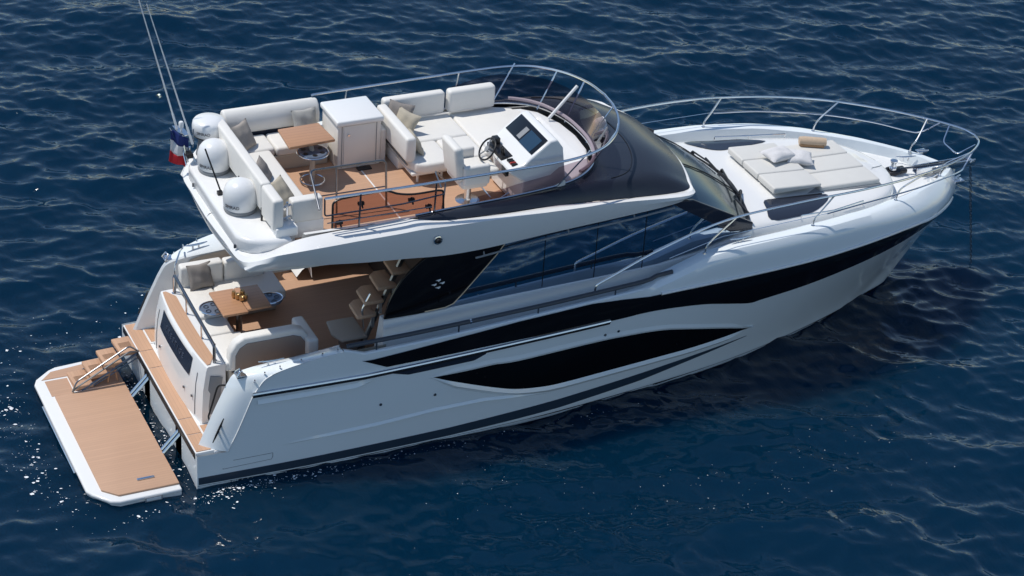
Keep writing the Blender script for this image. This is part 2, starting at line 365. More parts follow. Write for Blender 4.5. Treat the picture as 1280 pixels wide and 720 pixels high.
# deck between the bulwarks
deck = T(); rows = []
for i in range(NU + 1):
    x, y, z = inner[1][i][4]
    if x < 2.9: continue
    rows.append((x, y, z))
for s in (-1, 1):        # side decks alongside the saloon, then the full foredeck
    deck.sheet([[(x, s * y, z), (x, s * (y * .5 + .75), z), (x, s * min(y, 1.5), z)] for x, y, z in rows if x < 9.0])
deck.sheet([[(x, y * (1 - 2 * k / 8), z) for k in range(9)] for x, y, z in rows if x > 8.9])
DECK = deck.build('deck', GELM, YACHT, smooth=30)

# ------------------------------------------------------------------ sea
def sea_waves():
    W_ = []
    main = math.atan2(.88, .47)
    for i in range(190):
        lam = .20 * (5.0 / .20) ** (rng.random() ** 1.2)
        th = main + rng.normal(0, .55) + (math.pi if rng.random() < .10 else 0)
        a = .0068 * lam ** .82 * (.5 + 1.0 * rng.random()) * (.8 if lam > 2.2 else 1)
        W_.append((2 * math.pi / lam, th, a * .58, rng.random() * 2 * math.pi))
    return W_
WAVES = sea_waves()
def sea_h(X, Y, sp=None):
    """height and horizontal (choppy) displacement"""
    H = np.zeros_like(X); DX = np.zeros_like(X); DY = np.zeros_like(X)
    calm = 1 - .62 * np.exp(-((X + .85) / 1.5) ** 4 - ((Y + .1) / 2.6) ** 4)      # sheltered water under the platform
    env = .95 + .30 * np.sin(.31 * X + .23 * Y + 1 + .8 * np.sin(.2 * Y)) * np.sin(.17 * X - .39 * Y + 2 + .9 * np.sin(.27 * X)) + .22 * np.sin(.9 * X + .5 * Y) * np.sin(.4 * X - 1.1 * Y + 1)
    env = np.clip(env, .45, 1.18) * calm
    for k, th, a, ph in WAVES:
        c, s = math.cos(th), math.sin(th); p = k * (c * X + s * Y) + ph
        d = 1 if sp is None else np.clip(1.6 - sp * k * .8 / 1.0, 0, 1)
        aa = a * d * env
        H += aa * np.cos(p); DX -= .6 * aa * c * np.sin(p); DY -= .6 * aa * s * np.sin(p)
    return H, DX, DY
def axis(c, half, step):
    n = int(half / step); u = [i * step for i in range(n + 1)]; d = step
    while u[-1] < 4000: d *= 1.06; u.append(u[-1] + d)
    a = np.array(u); return np.concatenate([-a[:0:-1], a]) + c
ax_x, ax_y = axis(9, 20, .050), axis(4, 18, .050)
X, Y = np.meshgrid(ax_x, ax_y, indexing='ij')
SP = np.maximum(np.gradient(ax_x)[:, None], np.gradient(ax_y)[None, :])
H, DX, DY = sea_h(X, Y, SP)
co = np.stack([X + DX, Y + DY, H], -1).reshape(-1, 3)
nx, ny = X.shape
idx = np.arange(nx * ny).reshape(nx, ny)
quads = np.stack([idx[:-1, :-1], idx[1:, :-1], idx[1:, 1:], idx[:-1, 1:]], -1).reshape(-1, 4)
me = bpy.data.meshes.new('sea'); me.vertices.add(len(co)); me.vertices.foreach_set('co', co.ravel().astype(np.float32))
me.loops.add(quads.size); me.loops.foreach_set('vertex_index', quads.ravel().astype(np.int32))
me.polygons.add(len(quads)); me.polygons.foreach_set('loop_start', np.arange(0, quads.size, 4, dtype=np.int32))
me.polygons.foreach_set('use_smooth', np.ones(len(quads), bool)); me.update(calc_edges=True)
def sea_material():
    m = bpy.data.materials.new('sea_water'); m.use_nodes = True; t = m.node_tree; L = t.links.new
    b = t.nodes['Principled BSDF']; b.subsurface_method = 'BURLEY'; b.inputs['Subsurface Weight'].default_value = 1; b.inputs['Subsurface Radius'].default_value = (1.2, 1.8, 2.2); b.inputs['Subsurface Scale'].default_value = 1.0; b.inputs['Roughness'].default_value = .035; b.inputs['IOR'].default_value = 1.333
    tc = t.nodes.new('ShaderNodeTexCoord')
    n0 = t.nodes.new('ShaderNodeTexNoise'); n0.inputs['Scale'].default_value = .09; n0.inputs['Detail'].default_value = 3; L(tc.outputs['Object'], n0.inputs['Vector'])
    mx = t.nodes.new('ShaderNodeMix'); mx.data_type = 'RGBA'; mx.inputs[6].default_value = (.0005, .0135, .033, 1); mx.inputs[7].default_value = (.0008, .0185, .044, 1)
    L(n0.outputs[0], mx.inputs[0]); L(mx.outputs[2], b.inputs['Base Color'])
    mp = t.nodes.new('ShaderNodeMapping'); mp.inputs['Rotation'].default_value = (0, 0, -math.atan2(.88, .47)); mp.inputs['Scale'].default_value = (1.0, .55, 1); L(tc.outputs['Object'], mp.inputs['Vector'])
    n1 = t.nodes.new('ShaderNodeTexNoise'); n1.inputs['Scale'].default_value = 5.5; n1.inputs['Detail'].default_value = 2; n1.inputs['Roughness'].default_value = .6; n1.inputs['Distortion'].default_value = .4; L(mp.outputs[0], n1.inputs['Vector'])
    b1 = t.nodes.new('ShaderNodeBump'); b1.inputs['Strength'].default_value = 1; b1.inputs['Distance'].default_value = .013; L(n1.outputs[0], b1.inputs['Height'])
    n2 = t.nodes.new('ShaderNodeTexNoise'); n2.inputs['Scale'].default_value = 14; n2.inputs['Detail'].default_value = 3; L(mp.outputs[0], n2.inputs['Vector'])
    n3 = t.nodes.new('ShaderNodeTexNoise'); n3.inputs['Scale'].default_value = .45; n3.inputs['Detail'].default_value = 2; L(tc.outputs['Object'], n3.inputs['Vector'])
    mr = t.nodes.new('ShaderNodeMapRange'); mr.inputs[1].default_value = .35; mr.inputs[2].default_value = .65; mr.inputs[3].default_value = .25; mr.inputs[4].default_value = 1; L(n3.outputs[0], mr.inputs[0])
    b2 = t.nodes.new('ShaderNodeBump'); b2.inputs['Distance'].default_value = .002; L(mr.outputs[0], b2.inputs['Strength']); L(n2.outputs[0], b2.inputs['Height']); L(b1.outputs[0], b2.inputs['Normal'])
    L(b2.outputs[0], b.inputs['Normal'])
    return m
me.materials.append(sea_material())
SEA = bpy.data.objects.new('sea', me); COL.objects.link(SEA); SEA['kind'] = 'structure'

# ------------------------------------------------------------------ stern: ledge, transom, swim platform, boarding stairs
def Tm(*a): return MB()
def cush(name, m, parent, x0, x1, y0, y1, z0, z1, r=.05, rot=0, piv=None, shear=0, seg=4):
    """rounded cushion block; shear leans the top towards +x"""
    b = MB(); b.box(x0, x1, y0, y1, z0, z1, rot, piv)
    if shear: b.v = [(x + shear * (z - z0), y, z) for x, y, z in b.v]
    return b.build(name, m, parent, bevel=r, seg=seg)

b = T(); b.box(.003, .33, -2.03, 2.03, .52, .622); b.box(.30, .62, -2.05, -1.3, .52, .608); b.box(.30, .62, 1.3, 2.05, .52, .608); ledge = b.build('transom_ledge', GEL, HULL, bevel=.01)
for y0, y1 in ((-2.0, -1.52), (-1.50, -1.06), (-1.04, .55), (.57, 1.10), (1.12, 2.0)):
    b = T(); b.box(.02, .26, y0, y1, .618, .632); b.build('teak_ledge_pad', TEAKX, HULL)
b = T(); b.box(-.012, .004, -2.0, 2.0, .50, .60); b.build('ledge_gasket', BLKP, HULL)
# garage door block: curved face, teak top
tb = T(); prof = lambda y: -.10 * (1 - (abs(y) / 1.3) ** 2.5)          # plan bulge
g = []
for i in range(25):
    y = -1.3 + 2.6 * i / 24; f = prof(y); w = 1 - .045 * 1
    g.append([(.34 + f, y, .60), (.345 + f, y, .9), (.37 + f, y * .985, 1.25), (.43 + f * .9, y * .965, 1.58), (.45 + f * .8, y * .96, 1.645)])
tb.sheet(g)
top = []
for i in range(25):
    y = -1.3 + 2.6 * i / 24; f = prof(y); top.append([(.45 + f * .8, y * .96, 1.645), (.47 + f * .8, y * .955, 1.66), (.62, y * .955, 1.665), (.74, y * .95, 1.66), (.76, y * .95, 1.64), (.76, y * .95, 1.2)])
tb.sheet(top)
for s in (-1, 1): tb.ngon(my([g[0][k] for k in range(5)] + [top[0][k] for k in range(1, 6)] + [(.76, -1.235, .6)], -s))
TRANSOM = tb.build('transom', GEL, YACHT, smooth=30)
g = []
for i in range(25):
    y = -1.24 + 2.48 * i / 24; f = prof(y); g.append([(.475 + f * .8, y * .96, 1.672), (.475 + .20 * min(1, (1.24 - abs(y)) * 3 + .35) - .02 + f * .35, y * .955, 1.676)])
b = T(); b.sheet(g); b.build('teak_capping', TEAKX, TRANSOM)
g = []
for i in range(17):
    y = -.80 + 1.6 * i / 16; f = prof(y)
    g.append([(.37 + f - .012, y * .97, 1.27), (.41 + f * .95 - .014, y * .968, 1.45), (.435 + f * .9 - .014, y * .966, 1.59)])
b = T(); b.sheet(g); b.build('name_panel', NAVY, TRANSOM)
# door seams and little knobs on the face
for s in (-1, 1):
    yy = 1.05 * s; f = prof(yy)
    b = T(); b.tube([(.335 + f, yy, .68), (.34 + f, yy, .95), (.365 + f, yy * .985, 1.25), (.40 + f, yy * .975, 1.45)], .006, 5); b.build('door_seam', GREYP, TRANSOM)
for y, z in ((-.62, .95), (-.95, .98), (.72, .92)):
    b = T(); b.lathe([(0, .02), (.022, .02), (.025, 0)], (.34 + prof(y), y, z), 10, Matrix.Rotation(-math.pi / 2, 3, 'Y')); b.build('door_latch', DSTEEL, TRANSOM)
b = T(); b.prism(my([(.36, 1.27, .75), (.62, 1.27, .80), (.70, 1.27, 1.45), (.50, 1.255, 1.50)], -1), (0, -.012, 0)); b.build('side_locker_door', GREYP, TRANSOM, bevel=.005)
# side passages: teak steps and coaming
for s in (-1, 1):
    b = T(); b.box(.27, .62, s * 1.30, s * 1.77, .60, .636); b.box(.62, .95, s * 1.30, s * 1.77, .60, .94); b.build('passage_step', GEL, YACHT)
    for x0, x1, z in ((.29, .60, .636), (.64, .93, .94)):
        b = T(); b.box(x0, x1, s * 1.33, s * 1.75, z, z + .006); b.build('passage_teak', TEAKX, YACHT)
b = T(); b.box(.76, 4.4, -2.0, 2.0, 1.15, 1.246); FLOORB = b.build('cockpit_sole', GEL, YACHT)
b = T(); b.box(.95, 4.35, -1.86, 1.86, 1.246, 1.252); b.build('teak_sole', TEAK, FLOORB)
for s in (-1, 1):
    g = []
    for x in np.linspace(.62, 3.2, 16):
        zt = min(ztop(x), itp(x, [(.59, 1.66), (.72, 1.83), (1.1, 1.90), (2.45, 2.0), (2.6, 2.0)])) - .02; yi = 1.78 if x < 2.5 else 2.0
        g.append([(x, s * (yi - .01), zt), (x, s * (yi - .03), zt - .1), (x, s * (yi - .06), 1.25 if x > .95 else .63)])
    b = T(); b.sheet(g); b.build('cockpit_coaming', BEIGE, HULL)
# oval chrome-lipped opening in the port coaming
b = T(); b.tube([(.28 + .40 * k, 2.03 - .16 + .02, .95 + .75 * k) for k in np.linspace(0, 1, 3)], .01, 5)
# aft rail on the transom
b = T(); b.tube(rounded([(.66, 1.15, 1.66), (.66, 1.15, 1.99), (.60, -1.15, 1.99), (.60, -1.15, 1.66)], .05), .026, 10)
RAIL = b.build('transom_rail', DSTEEL, YACHT)
for y in (1.1, .4, -.4, -1.1):
    b = T(); b.tube([(.63, y, 1.66), (.63, y, 1.98)], .016, 8); b.lathe([(.0, .012), (.035, .012), (.035, 0)], (.63, y, 1.662), 12); b.build('rail_post', CHROME, RAIL)
# gate hoop on the port passage and handrail on starboard
for s in (1,):
    b = T(); b.tube(rounded([(.75, 1.32, 1.27), (.72, 1.32, 2.05), (.95, 1.75, 2.07), (1.05, 1.93, 2.0)], .12), .014, 8)
    b.tube([(.74, 1.32, 1.75), (1.0, 1.86, 1.75)], .011, 6); b.build('passage_gate', CHROME, YACHT)
b = T(); b.tube(rounded([(.33, -1.82, 1.0), (.30, -1.74, 1.05), (.48, -1.70, 1.6), (.56, -1.82, 1.66)], .08), .016, 8); b.build('grab_handle', BLKP, YACHT)

# swim platform
out = [(-.27, -2.18), (-1.28, -2.18), (-1.42, -2.12), (-1.64, -1.85), (-1.70, -1.72), (-1.70, 1.48), (-1.64, 1.62), (-1.38, 1.84), (-1.25, 1.90), (-.27, 1.97)]
b = T()
b.prism([(x, y, -.16) for x, y in [(x * .985 - .0, y * .985) for x, y in out]], (0, 0, .20))
base_ = b
b2 = T(); b2.prism([(x, y, .035) for x, y in out], (0, 0, .075)); b.add(b2.v, b2.f)
PLAT = b.build('swim_platform', GEL, YACHT, bevel=.03)
b = T(); b.prism([(x, y, .108) for x, y in [(-.28, -2.05), (-1.26, -2.05), (-1.48, -1.83), (-1.48, .98), (-.28, 1.02)]], (0, 0, .035)); b.build('teak_pad', TEAK, PLAT, bevel=.008)
b = T(); b.prism([(x, y, .106) for x, y in [(-.28, 1.06), (-1.12, 1.06), (-1.12, 1.55), (-1.56, 1.55), (-1.35, 1.76), (-.28, 1.88)]], (0, 0, .012)); b.build('teak_side_pad', TEAK, PLAT)
b = T(); b.prism([(x, y, .104) for x, y in [(-1.14, 1.02), (-1.52, 1.02), (-1.52, 1.50), (-1.14, 1.50)]], (0, 0, .011)); b.build('teak_well', TEAK, PLAT)
b = T(); b.box(-1.70, -1.715, -1.15, .85, .045, .075); b.build('grab_slot', GREYP, PLAT)
b = T(); b.tube([(-1.722, y, .062) for y in (-1.15, -.1, .85)], .013, 6); b.build('grab_bar', CHROME, PLAT)
b = T(); b.box(-.88, -.60, -2.185, -2.20, -.0, .085); b.build('ladder_hatch', GREYP, PLAT, bevel=.004)
b = T(); b.box(-.86, -.62, -2.196, -2.204, .015, .07); b.build('hatch_lid', GEL, PLAT, bevel=.004)
b = T(); b.box(-.89, -.60, -1.79, -1.74, .142, .165); b.build('folding_cleat', CHROME, PLAT, bevel=.01)
for y in (.62, -1.12):
    for dy in (-.05, .05):
        b = T(); b.tube([(-.34, y + dy, .05), (.03, y + dy, .45)], .03, 8); b.build('lift_arm', CHROME, PLAT)
    b = T(); b.box(-.30, .02, y - .13, y + .13, -.25, -.12); b.box(.0, .03, y - .16, y + .16, -.2, .5); b.build('lift_bracket', DSTEEL, PLAT)
# boarding stairs
st = T(); TR = [(-.15, 1.42, .60), (-.43, 1.39, .45), (-.69, 1.35, .31), (-.96, 1.31, .17)]
for s in (-.24, .24):
    st.tube([(.0, 1.42 + s, .56), (-1.0, 1.30 + s, .10)], .022, 6); st.tube([(.02, 1.42 + s, .48), (-.98, 1.30 + s, .06)], .012, 6)
STAIR = st.build('boarding_stairs', DSTEEL, YACHT)
for x, y, z in TR:
    b = T(); b.box(x - .155, x + .155, y - .25, y + .25, z - .05, z + .02, R(3)); b.build('tread', TEAKX, STAIR, bevel=.015, seg=2)
    b = T()
    for k in range(5): b.box(x - .10, x + .10, y - .06 + k * .03 - .006, y - .06 + k * .03 + .006, z + .018, z + .0225, R(3), (x, y))
    b.build('tread_grip', mat('brown_grip', (.16, .085, .045), .7), STAIR)
b = T()
for dz in (.0, .11): b.tube(rounded([(-1.18, .98, .16), (-1.10, 1.0, .22 + dz), (-.15, 1.12, .66 + dz), (.02, 1.14, .62)], .06), .015, 8)
b.tube([(-.62, 1.06, .43), (-.64, 1.06, .54)], .012, 6)
b.build('stair_handrail', DSTEEL, STAIR)
b = T(); b.tube([(-.55, 1.12, .05), (-.50, 1.12, .36)], .018, 6); b.tube([(-.35, 1.14, .05), (-.42, 1.14, .42)], .018, 6); b.build('stair_leg', WOOD, STAIR)

# cleats: horn on two feet, turned about z
def cleat(x, y, z, rot, L_=.32, m=CHROME, roll=0, M_=None):
    b = T(); M_ = M_ or Matrix.Translation((x, y, z)) @ Matrix.Rotation(rot, 4, 'Z') @ Matrix.Rotation(roll, 4, 'X')
    pts = [(-L_ / 2, 0, .085), (-L_ / 4, 0, .072), (0, 0, .068), (L_ / 4, 0, .072), (L_ / 2, 0, .085)]
    b.tube([M_ @ Vector(p) for p in pts], [.008, .017, .019, .017, .008], 8)
    for s in (-1, 1): b.tube([M_ @ Vector((s * .055, 0, -.01)), M_ @ Vector((s * .05, 0, .07))], [.022, .014], 8)
    return b.build('mooring_cleat', m, YACHT)
for s in (-1, 1):
    cleat(1.28, s * 1.93, 1.965, R(4) * s, .42); cleat(9.6, s * 2.03, 2.735, 0, .40)
    b = T(); b.tube([(.70, s * 1.98, 1.87), (.76, s * 1.96, 1.96), (.78, s * 1.88, 1.95), (.72, s * 1.84, 1.89)], .02, 6); b.box(.70, .86, s * 1.82, s * 2.0, 1.85, 1.885); b.build('fairlead', CHROME, YACHT, bevel=.008)
    q0, q1, q2 = [Vector(quarter(t_, f_, s)) for t_, f_ in ((.06, .55), (.20, .55), (.06, .2))]
    ax = (q1 - q0).normalized(); nn = (q2 - q0).cross(q1 - q0).normalized(); nn = nn if nn.x < 0 else -nn
    cleat(0, 0, 0, 0, .46, BLKP, 0, Matrix((( *[ax[0], nn.cross(ax)[0], nn[0]], q0.lerp(q1, .5)[0]), (ax[1], nn.cross(ax)[1], nn[1], q0.lerp(q1, .5)[1]), (ax[2], nn.cross(ax)[2], nn[2], q0.lerp(q1, .5)[2]), (0, 0, 0, 1))))
    for t_ in (.56, .67, .76, .84, .92, .98):
        q = Vector(quarter(t_, .22, s)); b = T(); b.tube([q, q + Vector((0, s * .02, .05))], .014, 8); b.build('fender_eye', CHROME, HULL)

# ------------------------------------------------------------------ cockpit furniture
cs = T(); cs.box(.80, 1.05, -1.15, 1.20, 1.25, 1.52); cs.box(.80, 2.3, .70, 1.35, 1.25, 1.52)
SOFA = cs.build('cockpit_sofa', BEIGE, YACHT, bevel=.02)
cush('seat_cushion', VINYL, SOFA, .78, 1.28, .18, 1.40, 1.52, 1.70, .045)
cush('seat_cushion', VINYL, SOFA, .78, 1.22, -.34, .17, 1.50, 1.66, .045)
cush('seat_cushion', VINYL, SOFA, 1.29, 2.42, .55, 1.30, 1.52, 1.70, .045)
cush('back_cushion', VINYL, SOFA, .78, 1.52, 1.16, 1.36, 1.62, 2.08, .045)
cush('back_cushion', VINYL, SOFA, 1.54, 2.25, 1.16, 1.36, 1.62, 2.06, .045)
# starboard sofa seen from its back: upholstered shell with a taupe back panel
s2 = T(); s2.box(.80, 2.15, -1.28, -.62, 1.25, 1.55); SOFA2 = s2.build('cockpit_bench', BEIGE, YACHT, bevel=.02)
cush('seat_cushion', VINYL, SOFA2, .76, 1.30, -1.25, -.38, 1.50, 1.68, .045)
cush('seat_cushion', VINYL, SOFA2, 1.31, 2.1, -1.05, -.48, 1.50, 1.66, .045)
shell = [(.80, 1.45), (.82, 1.85), (.92, 2.02), (1.06, 2.10), (1.9, 2.10), (2.06, 2.05), (2.16, 1.90), (2.20, 1.42)]
b = T(); b.prism([(x, -1.28, z) for x, z in shell], (0, .20, 0)); b.build('back_cushion', VINYL, SOFA2, bevel=.045, seg=4)
inn = [(.90, 1.26), (.91, 1.80), (.98, 1.93), (1.10, 2.0), (1.88, 2.0), (2.01, 1.95), (2.09, 1.83), (2.12, 1.26)]
b = T(); b.prism([(x, -1.30, z) for x, z in inn], (0, .03, 0)); b.build('back_panel', TAUPE, SOFA2, bevel=.008)
b = T(); b.box(.85, 2.2, -1.27, -1.22, 1.25, 1.46); b.build('bench_plinth', TAUPE, SOFA2)
cush('side_cushion', VINYL, SOFA2, 2.08, 2.28, -1.40, -.62, 1.45, 1.92, .045)
# dining table with two leaves on a steel frame
t = T(); t.box(1.02, 1.44, -.36, .42, 1.955, 1.995); t.box(1.45, 1.86, -.30, .42, 1.955, 1.995)
TABLE = t.build('cockpit_table', WOOD, YACHT, bevel=.008)
b = T(); b.tube([(1.42, .05, 1.25), (1.42, .05, 1.95)], .055, 12); b.box(1.1, 1.75, 0, .1, 1.90, 1.955); b.lathe([(0, .03), (.2, .03), (.22, 0)], (1.42, .05, 1.25), 20); b.build('table_leg', CHROME, TABLE)
for cx, cy, ry in ((1.0, .14, .21), (1.98, .14, .18)):
    b = T(); b.tube([(cx + .22 * math.cos(a), cy + ry * math.sin(a), 1.86) for a in np.linspace(0, 2 * math.pi, 28, endpoint=False)], .013, 6, True); b.build('holder_ring', CHROME, TABLE)
    b = T(); b.lathe([(0, 0), (.215, 0), (.215, .02), (0, .02)], (cx, cy, 1.835), 24); b.build('holder_tray', mat('tray_blue', (.16, .20, .27), .25, metal=.3), TABLE)
    b = T()
    for k in range(5):
        a = k * 1.256; b.lathe([(.035, .022), (.045, .03), (.035, .03)], (cx + .12 * math.cos(a), cy + .12 * math.sin(a), 1.835), 12)
    b.build('cup_hole', BLKP, TABLE)
# candle cluster on the table
b = T()
for dx, dy, r, h in ((0, 0, .05, .10), (.09, .03, .045, .13), (.05, -.07, .05, .08), (-.05, .06, .035, .12), (.12, -.05, .04, .09)):
    b.lathe([(0, 0), (r * .7, .0), (r, h * .4), (r * .85, h), (r * .6, h), (0, h * .5)], (1.40 + dx, .07 + dy, 1.996), 14)
tag(b.build('candle_cluster', GOLD, None), 'cluster of small gold glass candle holders on the cockpit dining table', 'candle holders')

# ------------------------------------------------------------------ stairs to the flybridge
b = T(); b.tube([(3.05, -1.15, 1.3), (3.95, -1.15, 3.4)], .045, 6); FST = b.build('flybridge_stairs', DSTEEL, YACHT)
for x, z in ((3.70, 2.80), (3.46, 2.56), (3.24, 2.32), (3.12, 2.08)):
    y0, y1 = -1.32, -.78
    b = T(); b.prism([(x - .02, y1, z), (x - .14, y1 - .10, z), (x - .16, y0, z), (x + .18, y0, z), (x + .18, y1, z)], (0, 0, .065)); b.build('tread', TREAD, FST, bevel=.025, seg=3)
    b = T(); b.box(x + .1, x + .15, y0 + .02, y0 + .05, z - .2, z); b.build('tread_bracket', CHROME, FST)
b = T(); b.prism([(2.72, -.55, 1.62), (2.66, -.95, 1.62), (2.75, -1.2, 1.62), (3.2, -1.2, 1.62), (3.2, -.55, 1.62)], (0, 0, .05)); b.build('landing', BEIGE, FST, bevel=.02)
b = T(); b.box(2.9, 3.2, -1.1, -.65, 1.25, 1.62); b.build('landing_base', TAUPE, FST, bevel=.02)
b = T(); b.tube(rounded([(3.08, -1.3, 1.9), (3.05, -1.28, 2.25), (3.2, -1.25, 2.5)], .08), .018, 8); b.build('stair_grab', CHROME, FST)

# ------------------------------------------------------------------ saloon: side coamings, mirror glass, black pillar panels, windshield
def side(poly, y, th_, s): return [(x, s * (y + .0), z) for x, z in poly]
YS = 1.82
sal = T(); sal.box(4.3, 9.0, -1.55, 1.55, 1.3, 2.2); sal.box(4.32, 8.3, -1.5, 1.5, 2.2, 3.5)
SAL = sal.build('saloon', DARKIN, YACHT)
WB = [(3.15, 2.34), (4.3, 2.35), (5.65, 2.39), (7.0, 2.42), (8.2, 2.46), (9.0, 2.56), (9.6, 2.70), (9.95, 2.82)]
for s in (-1, 1):
    # pale coaming under the windows, top edge follows the glass
    g = []
    for x in np.linspace(3.2, 9.95, 50):
        z = itp(x, WB); g.append([(x, s * (YS + .07), zdeck(x) - .03), (x, s * (YS + .05), zdeck(x) + .25), (x, s * (YS + .02), z - .02), (x, s * (YS - .02), z), (x, s * (YS - .14), z)])
    b = T(); b.sheet(g); b.ngon(g[0] + [(3.2, s * 1.4, 1.3)]); b.build('side_coaming', GEL, SAL, smooth=35)
    # glass
    up = [(9.9, 2.79), (8.5, 3.50), (7.0, 3.42), (5.65, 3.36), (5.0, 3.34)]
    lo = [(4.2, 2.25), (5.7, 2.29), (7.0, 2.32), (8.2, 2.37), (9.0, 2.5), (9.6, 2.66)]
    f = lambda x, z: (x - .04, s * YS, z + .09)
    b = T(); b.prism([f(x, z) for x, z in lo + up + [(4.2, 3.32)]], (0, -s * .02, 0)); b.build('side_window', MIRROR, SAL, smooth=0)
    f2 = lambda x, z: (x - .04, s * (YS + .022), z + .09)
    pil = cr([(3.25, 2.26, 0), (3.34, 2.6, 0), (3.55, 2.95, 0), (3.85, 3.22, 0), (4.1, 3.36, 0)], 4)
    poly = [(a, z) for a, z, _ in pil] + [(5.35, 3.36), (5.17, 3.12), (4.6, 2.49), (4.42, 2.31), (4.25, 2.265), (3.8, 2.25)]
    b = T(); b.prism([f2(x, z) for x, z in poly], (0, -s * .05, 0)); b.build('pillar_panel', BLACK, SAL, bevel=.01)
    b = T(); b.tube([f2(x, z) for x, z in [(5.36, 3.37), (5.18, 3.12), (4.61, 2.49), (4.45, 2.33), (4.3, 2.285), (3.95, 2.275)]], .011, 6); b.build('pillar_trim', mat('champagne_trim', (.45, .38, .30), .3, metal=.5), SAL)
    f3 = lambda x, z: (x - .05, s * (YS + .026), z + .10)
    b = T()
    for dx, dz in ((0, .07), (-.07, 0), (.07, .01), (0, -.065)):
        cx, cz = 4.17 + dx, 2.74 + dz
        b.prism([f3(cx - .05, cz + .008), f3(cx + .045, cz + .022), f3(cx + .04, cz - .004), f3(cx + .005, cz - .022), f3(cx - .005, cz - .006)], (0, s * .006, 0))
    b.build('emblem', PLASTIC, SAL)
    # window mullions
    for x in (6.05, 7.0, 7.9):
        b = T(); b.tube([f(x, 2.33), f(x, 3.5)], .008, 4); b.build('window_joint', BLKP, SAL)
    # grab rail under the overhang and A pillar
    b = T(); b.tube([(4.75, s * 1.86, 3.22), (6.0, s * 1.88, 3.36), (7.6, s * 1.88, 3.46), (8.35, s * 1.86, 3.52)], .018, 8)
    for x, z in ((4.9, 3.24), (6.4, 3.385), (7.6, 3.46)): b.tube([(x, s * 1.87, z), (x, s * 1.82, z + .08)], .014, 6)
    b.build('overhang_rail', GREYP, SAL)
    b = T(); b.prism([f2(9.98, 2.72), f2(9.98, 2.86), f2(8.75, 3.50), f2(8.3, 3.52), f2(9.55, 2.75)], (0, -s * .06, 0)); b.build('windshield_pillar', NAVY, SAL, bevel=.01)
base = [(9.88, 1.80, 2.84), (10.12, 1.34, 2.80), (10.34, .6, 2.80), (10.42, 0, 2.80)]; topc = [(8.45, 1.78, 3.58), (8.66, 1.30, 3.66), (8.78, .6, 3.72), (8.82, 0, 3.72)]
ba = cr(base + my(base[:3][::-1], -1), 6); ta = cr(topc + my(topc[:3][::-1], -1), 6)
b = T(); b.sheet([[tuple(np.array(p) * (1 - k / 6) + np.array(q) * (k / 6) + np.array((0, 0, .10 * math.sin(math.pi * k / 6)))) for k in range(7)] for p, q in zip(ba, ta)])
WSH = b.build('windshield', WSG, YACHT, smooth=60)
for yb, yt in ((-.62, -.55), (.62, .55)):
    pb = min(ba, key=lambda p: abs(p[1] - yb)); pt = min(ta, key=lambda p: abs(p[1] - yt))
    b = T(); b.tube([tuple(np.array(pb) * (1 - k) + np.array(pt) * k + np.array((.01, 0, .012 + .10 * math.sin(math.pi * k)))) for k in np.linspace(0, 1, 8)], .012, 5); b.build('windshield_joint', BLKP, WSH)
b = T(); b.tube([(x + .01, y, z + .01) for x, y, z in ba], .03, 6); b.build('windshield_gasket', BLKP, WSH)
for y0, ye in ((1.0, .28), (.15, -.62), (-.55, -1.2)):
    p0 = min(ba, key=lambda p: abs(p[1] - y0)); 
    b = T(); q0 = (p0[0] + .07, p0[1], 2.86); pe = min(ba, key=lambda p: abs(p[1] - ye)); q1 = (pe[0] - .12, pe[1], 2.97)
    b.tube([q0, q1], .016, 6); m_ = Vector(q1); d = Vector((-.05, -.42, .02)); b.tube([m_ - d * .5, m_ + d * .8], .02, 5); b.lathe([(0, .05), (.03, .05), (.04, 0)], (q0[0], q0[1], 2.80), 10)
    b.build('wiper', BLKP, WSH)

# ------------------------------------------------------------------ coachroof, sunpad, foredeck fittings
TRK = [(8.6, 1.78, 2.50), (9.4, 1.78, 2.70), (9.9, 1.76, 2.80), (10.4, 1.70, 2.78), (11.1, 1.62, 2.73), (11.9, 1.53, 2.69), (12.6, 1.40, 2.65), (13.1, 1.20, 2.62), (13.45, .92, 2.59), (13.65, .6, 2.56), (13.74, .28, 2.54), (13.77, 0.02, 2.52)]
def trunk_ring(x, yb, zt):
    d = min(zdeck(x), zt - .15); k = min(1, yb / .9); h = zt - d
    half = [(yb, d - .02), (yb - .02 * k, d + h * .55), (yb - .05 * k, d + h * .79), (yb - .13 * k, d + h * .92), (yb - .30 * k, d + h * .975), (yb - .75 * k, zt), (yb * .2, zt + .015)]
    return [(x, y, z) for y, z in half] + [(x, -y, z) for y, z in half[::-1]]
tab = cr([(a, b_, c) for a, b_, c in TRK], 4)
b = T(); b.sheet([trunk_ring(*r) for r in tab]); TRUNK = b.build('coachroof', GEL, YACHT, smooth=50)
def trunk_z(x, y):
    yb, zt = float(np.interp(x, [r[0] for r in tab], [r[1] for r in tab])), float(np.interp(x, [r[0] for r in tab], [r[2] for r in tab]))
    ring = trunk_ring(x, yb, zt)[:7][::-1]; return float(np.interp(abs(y), [p[1] for p in ring], [p[2] for p in ring]))
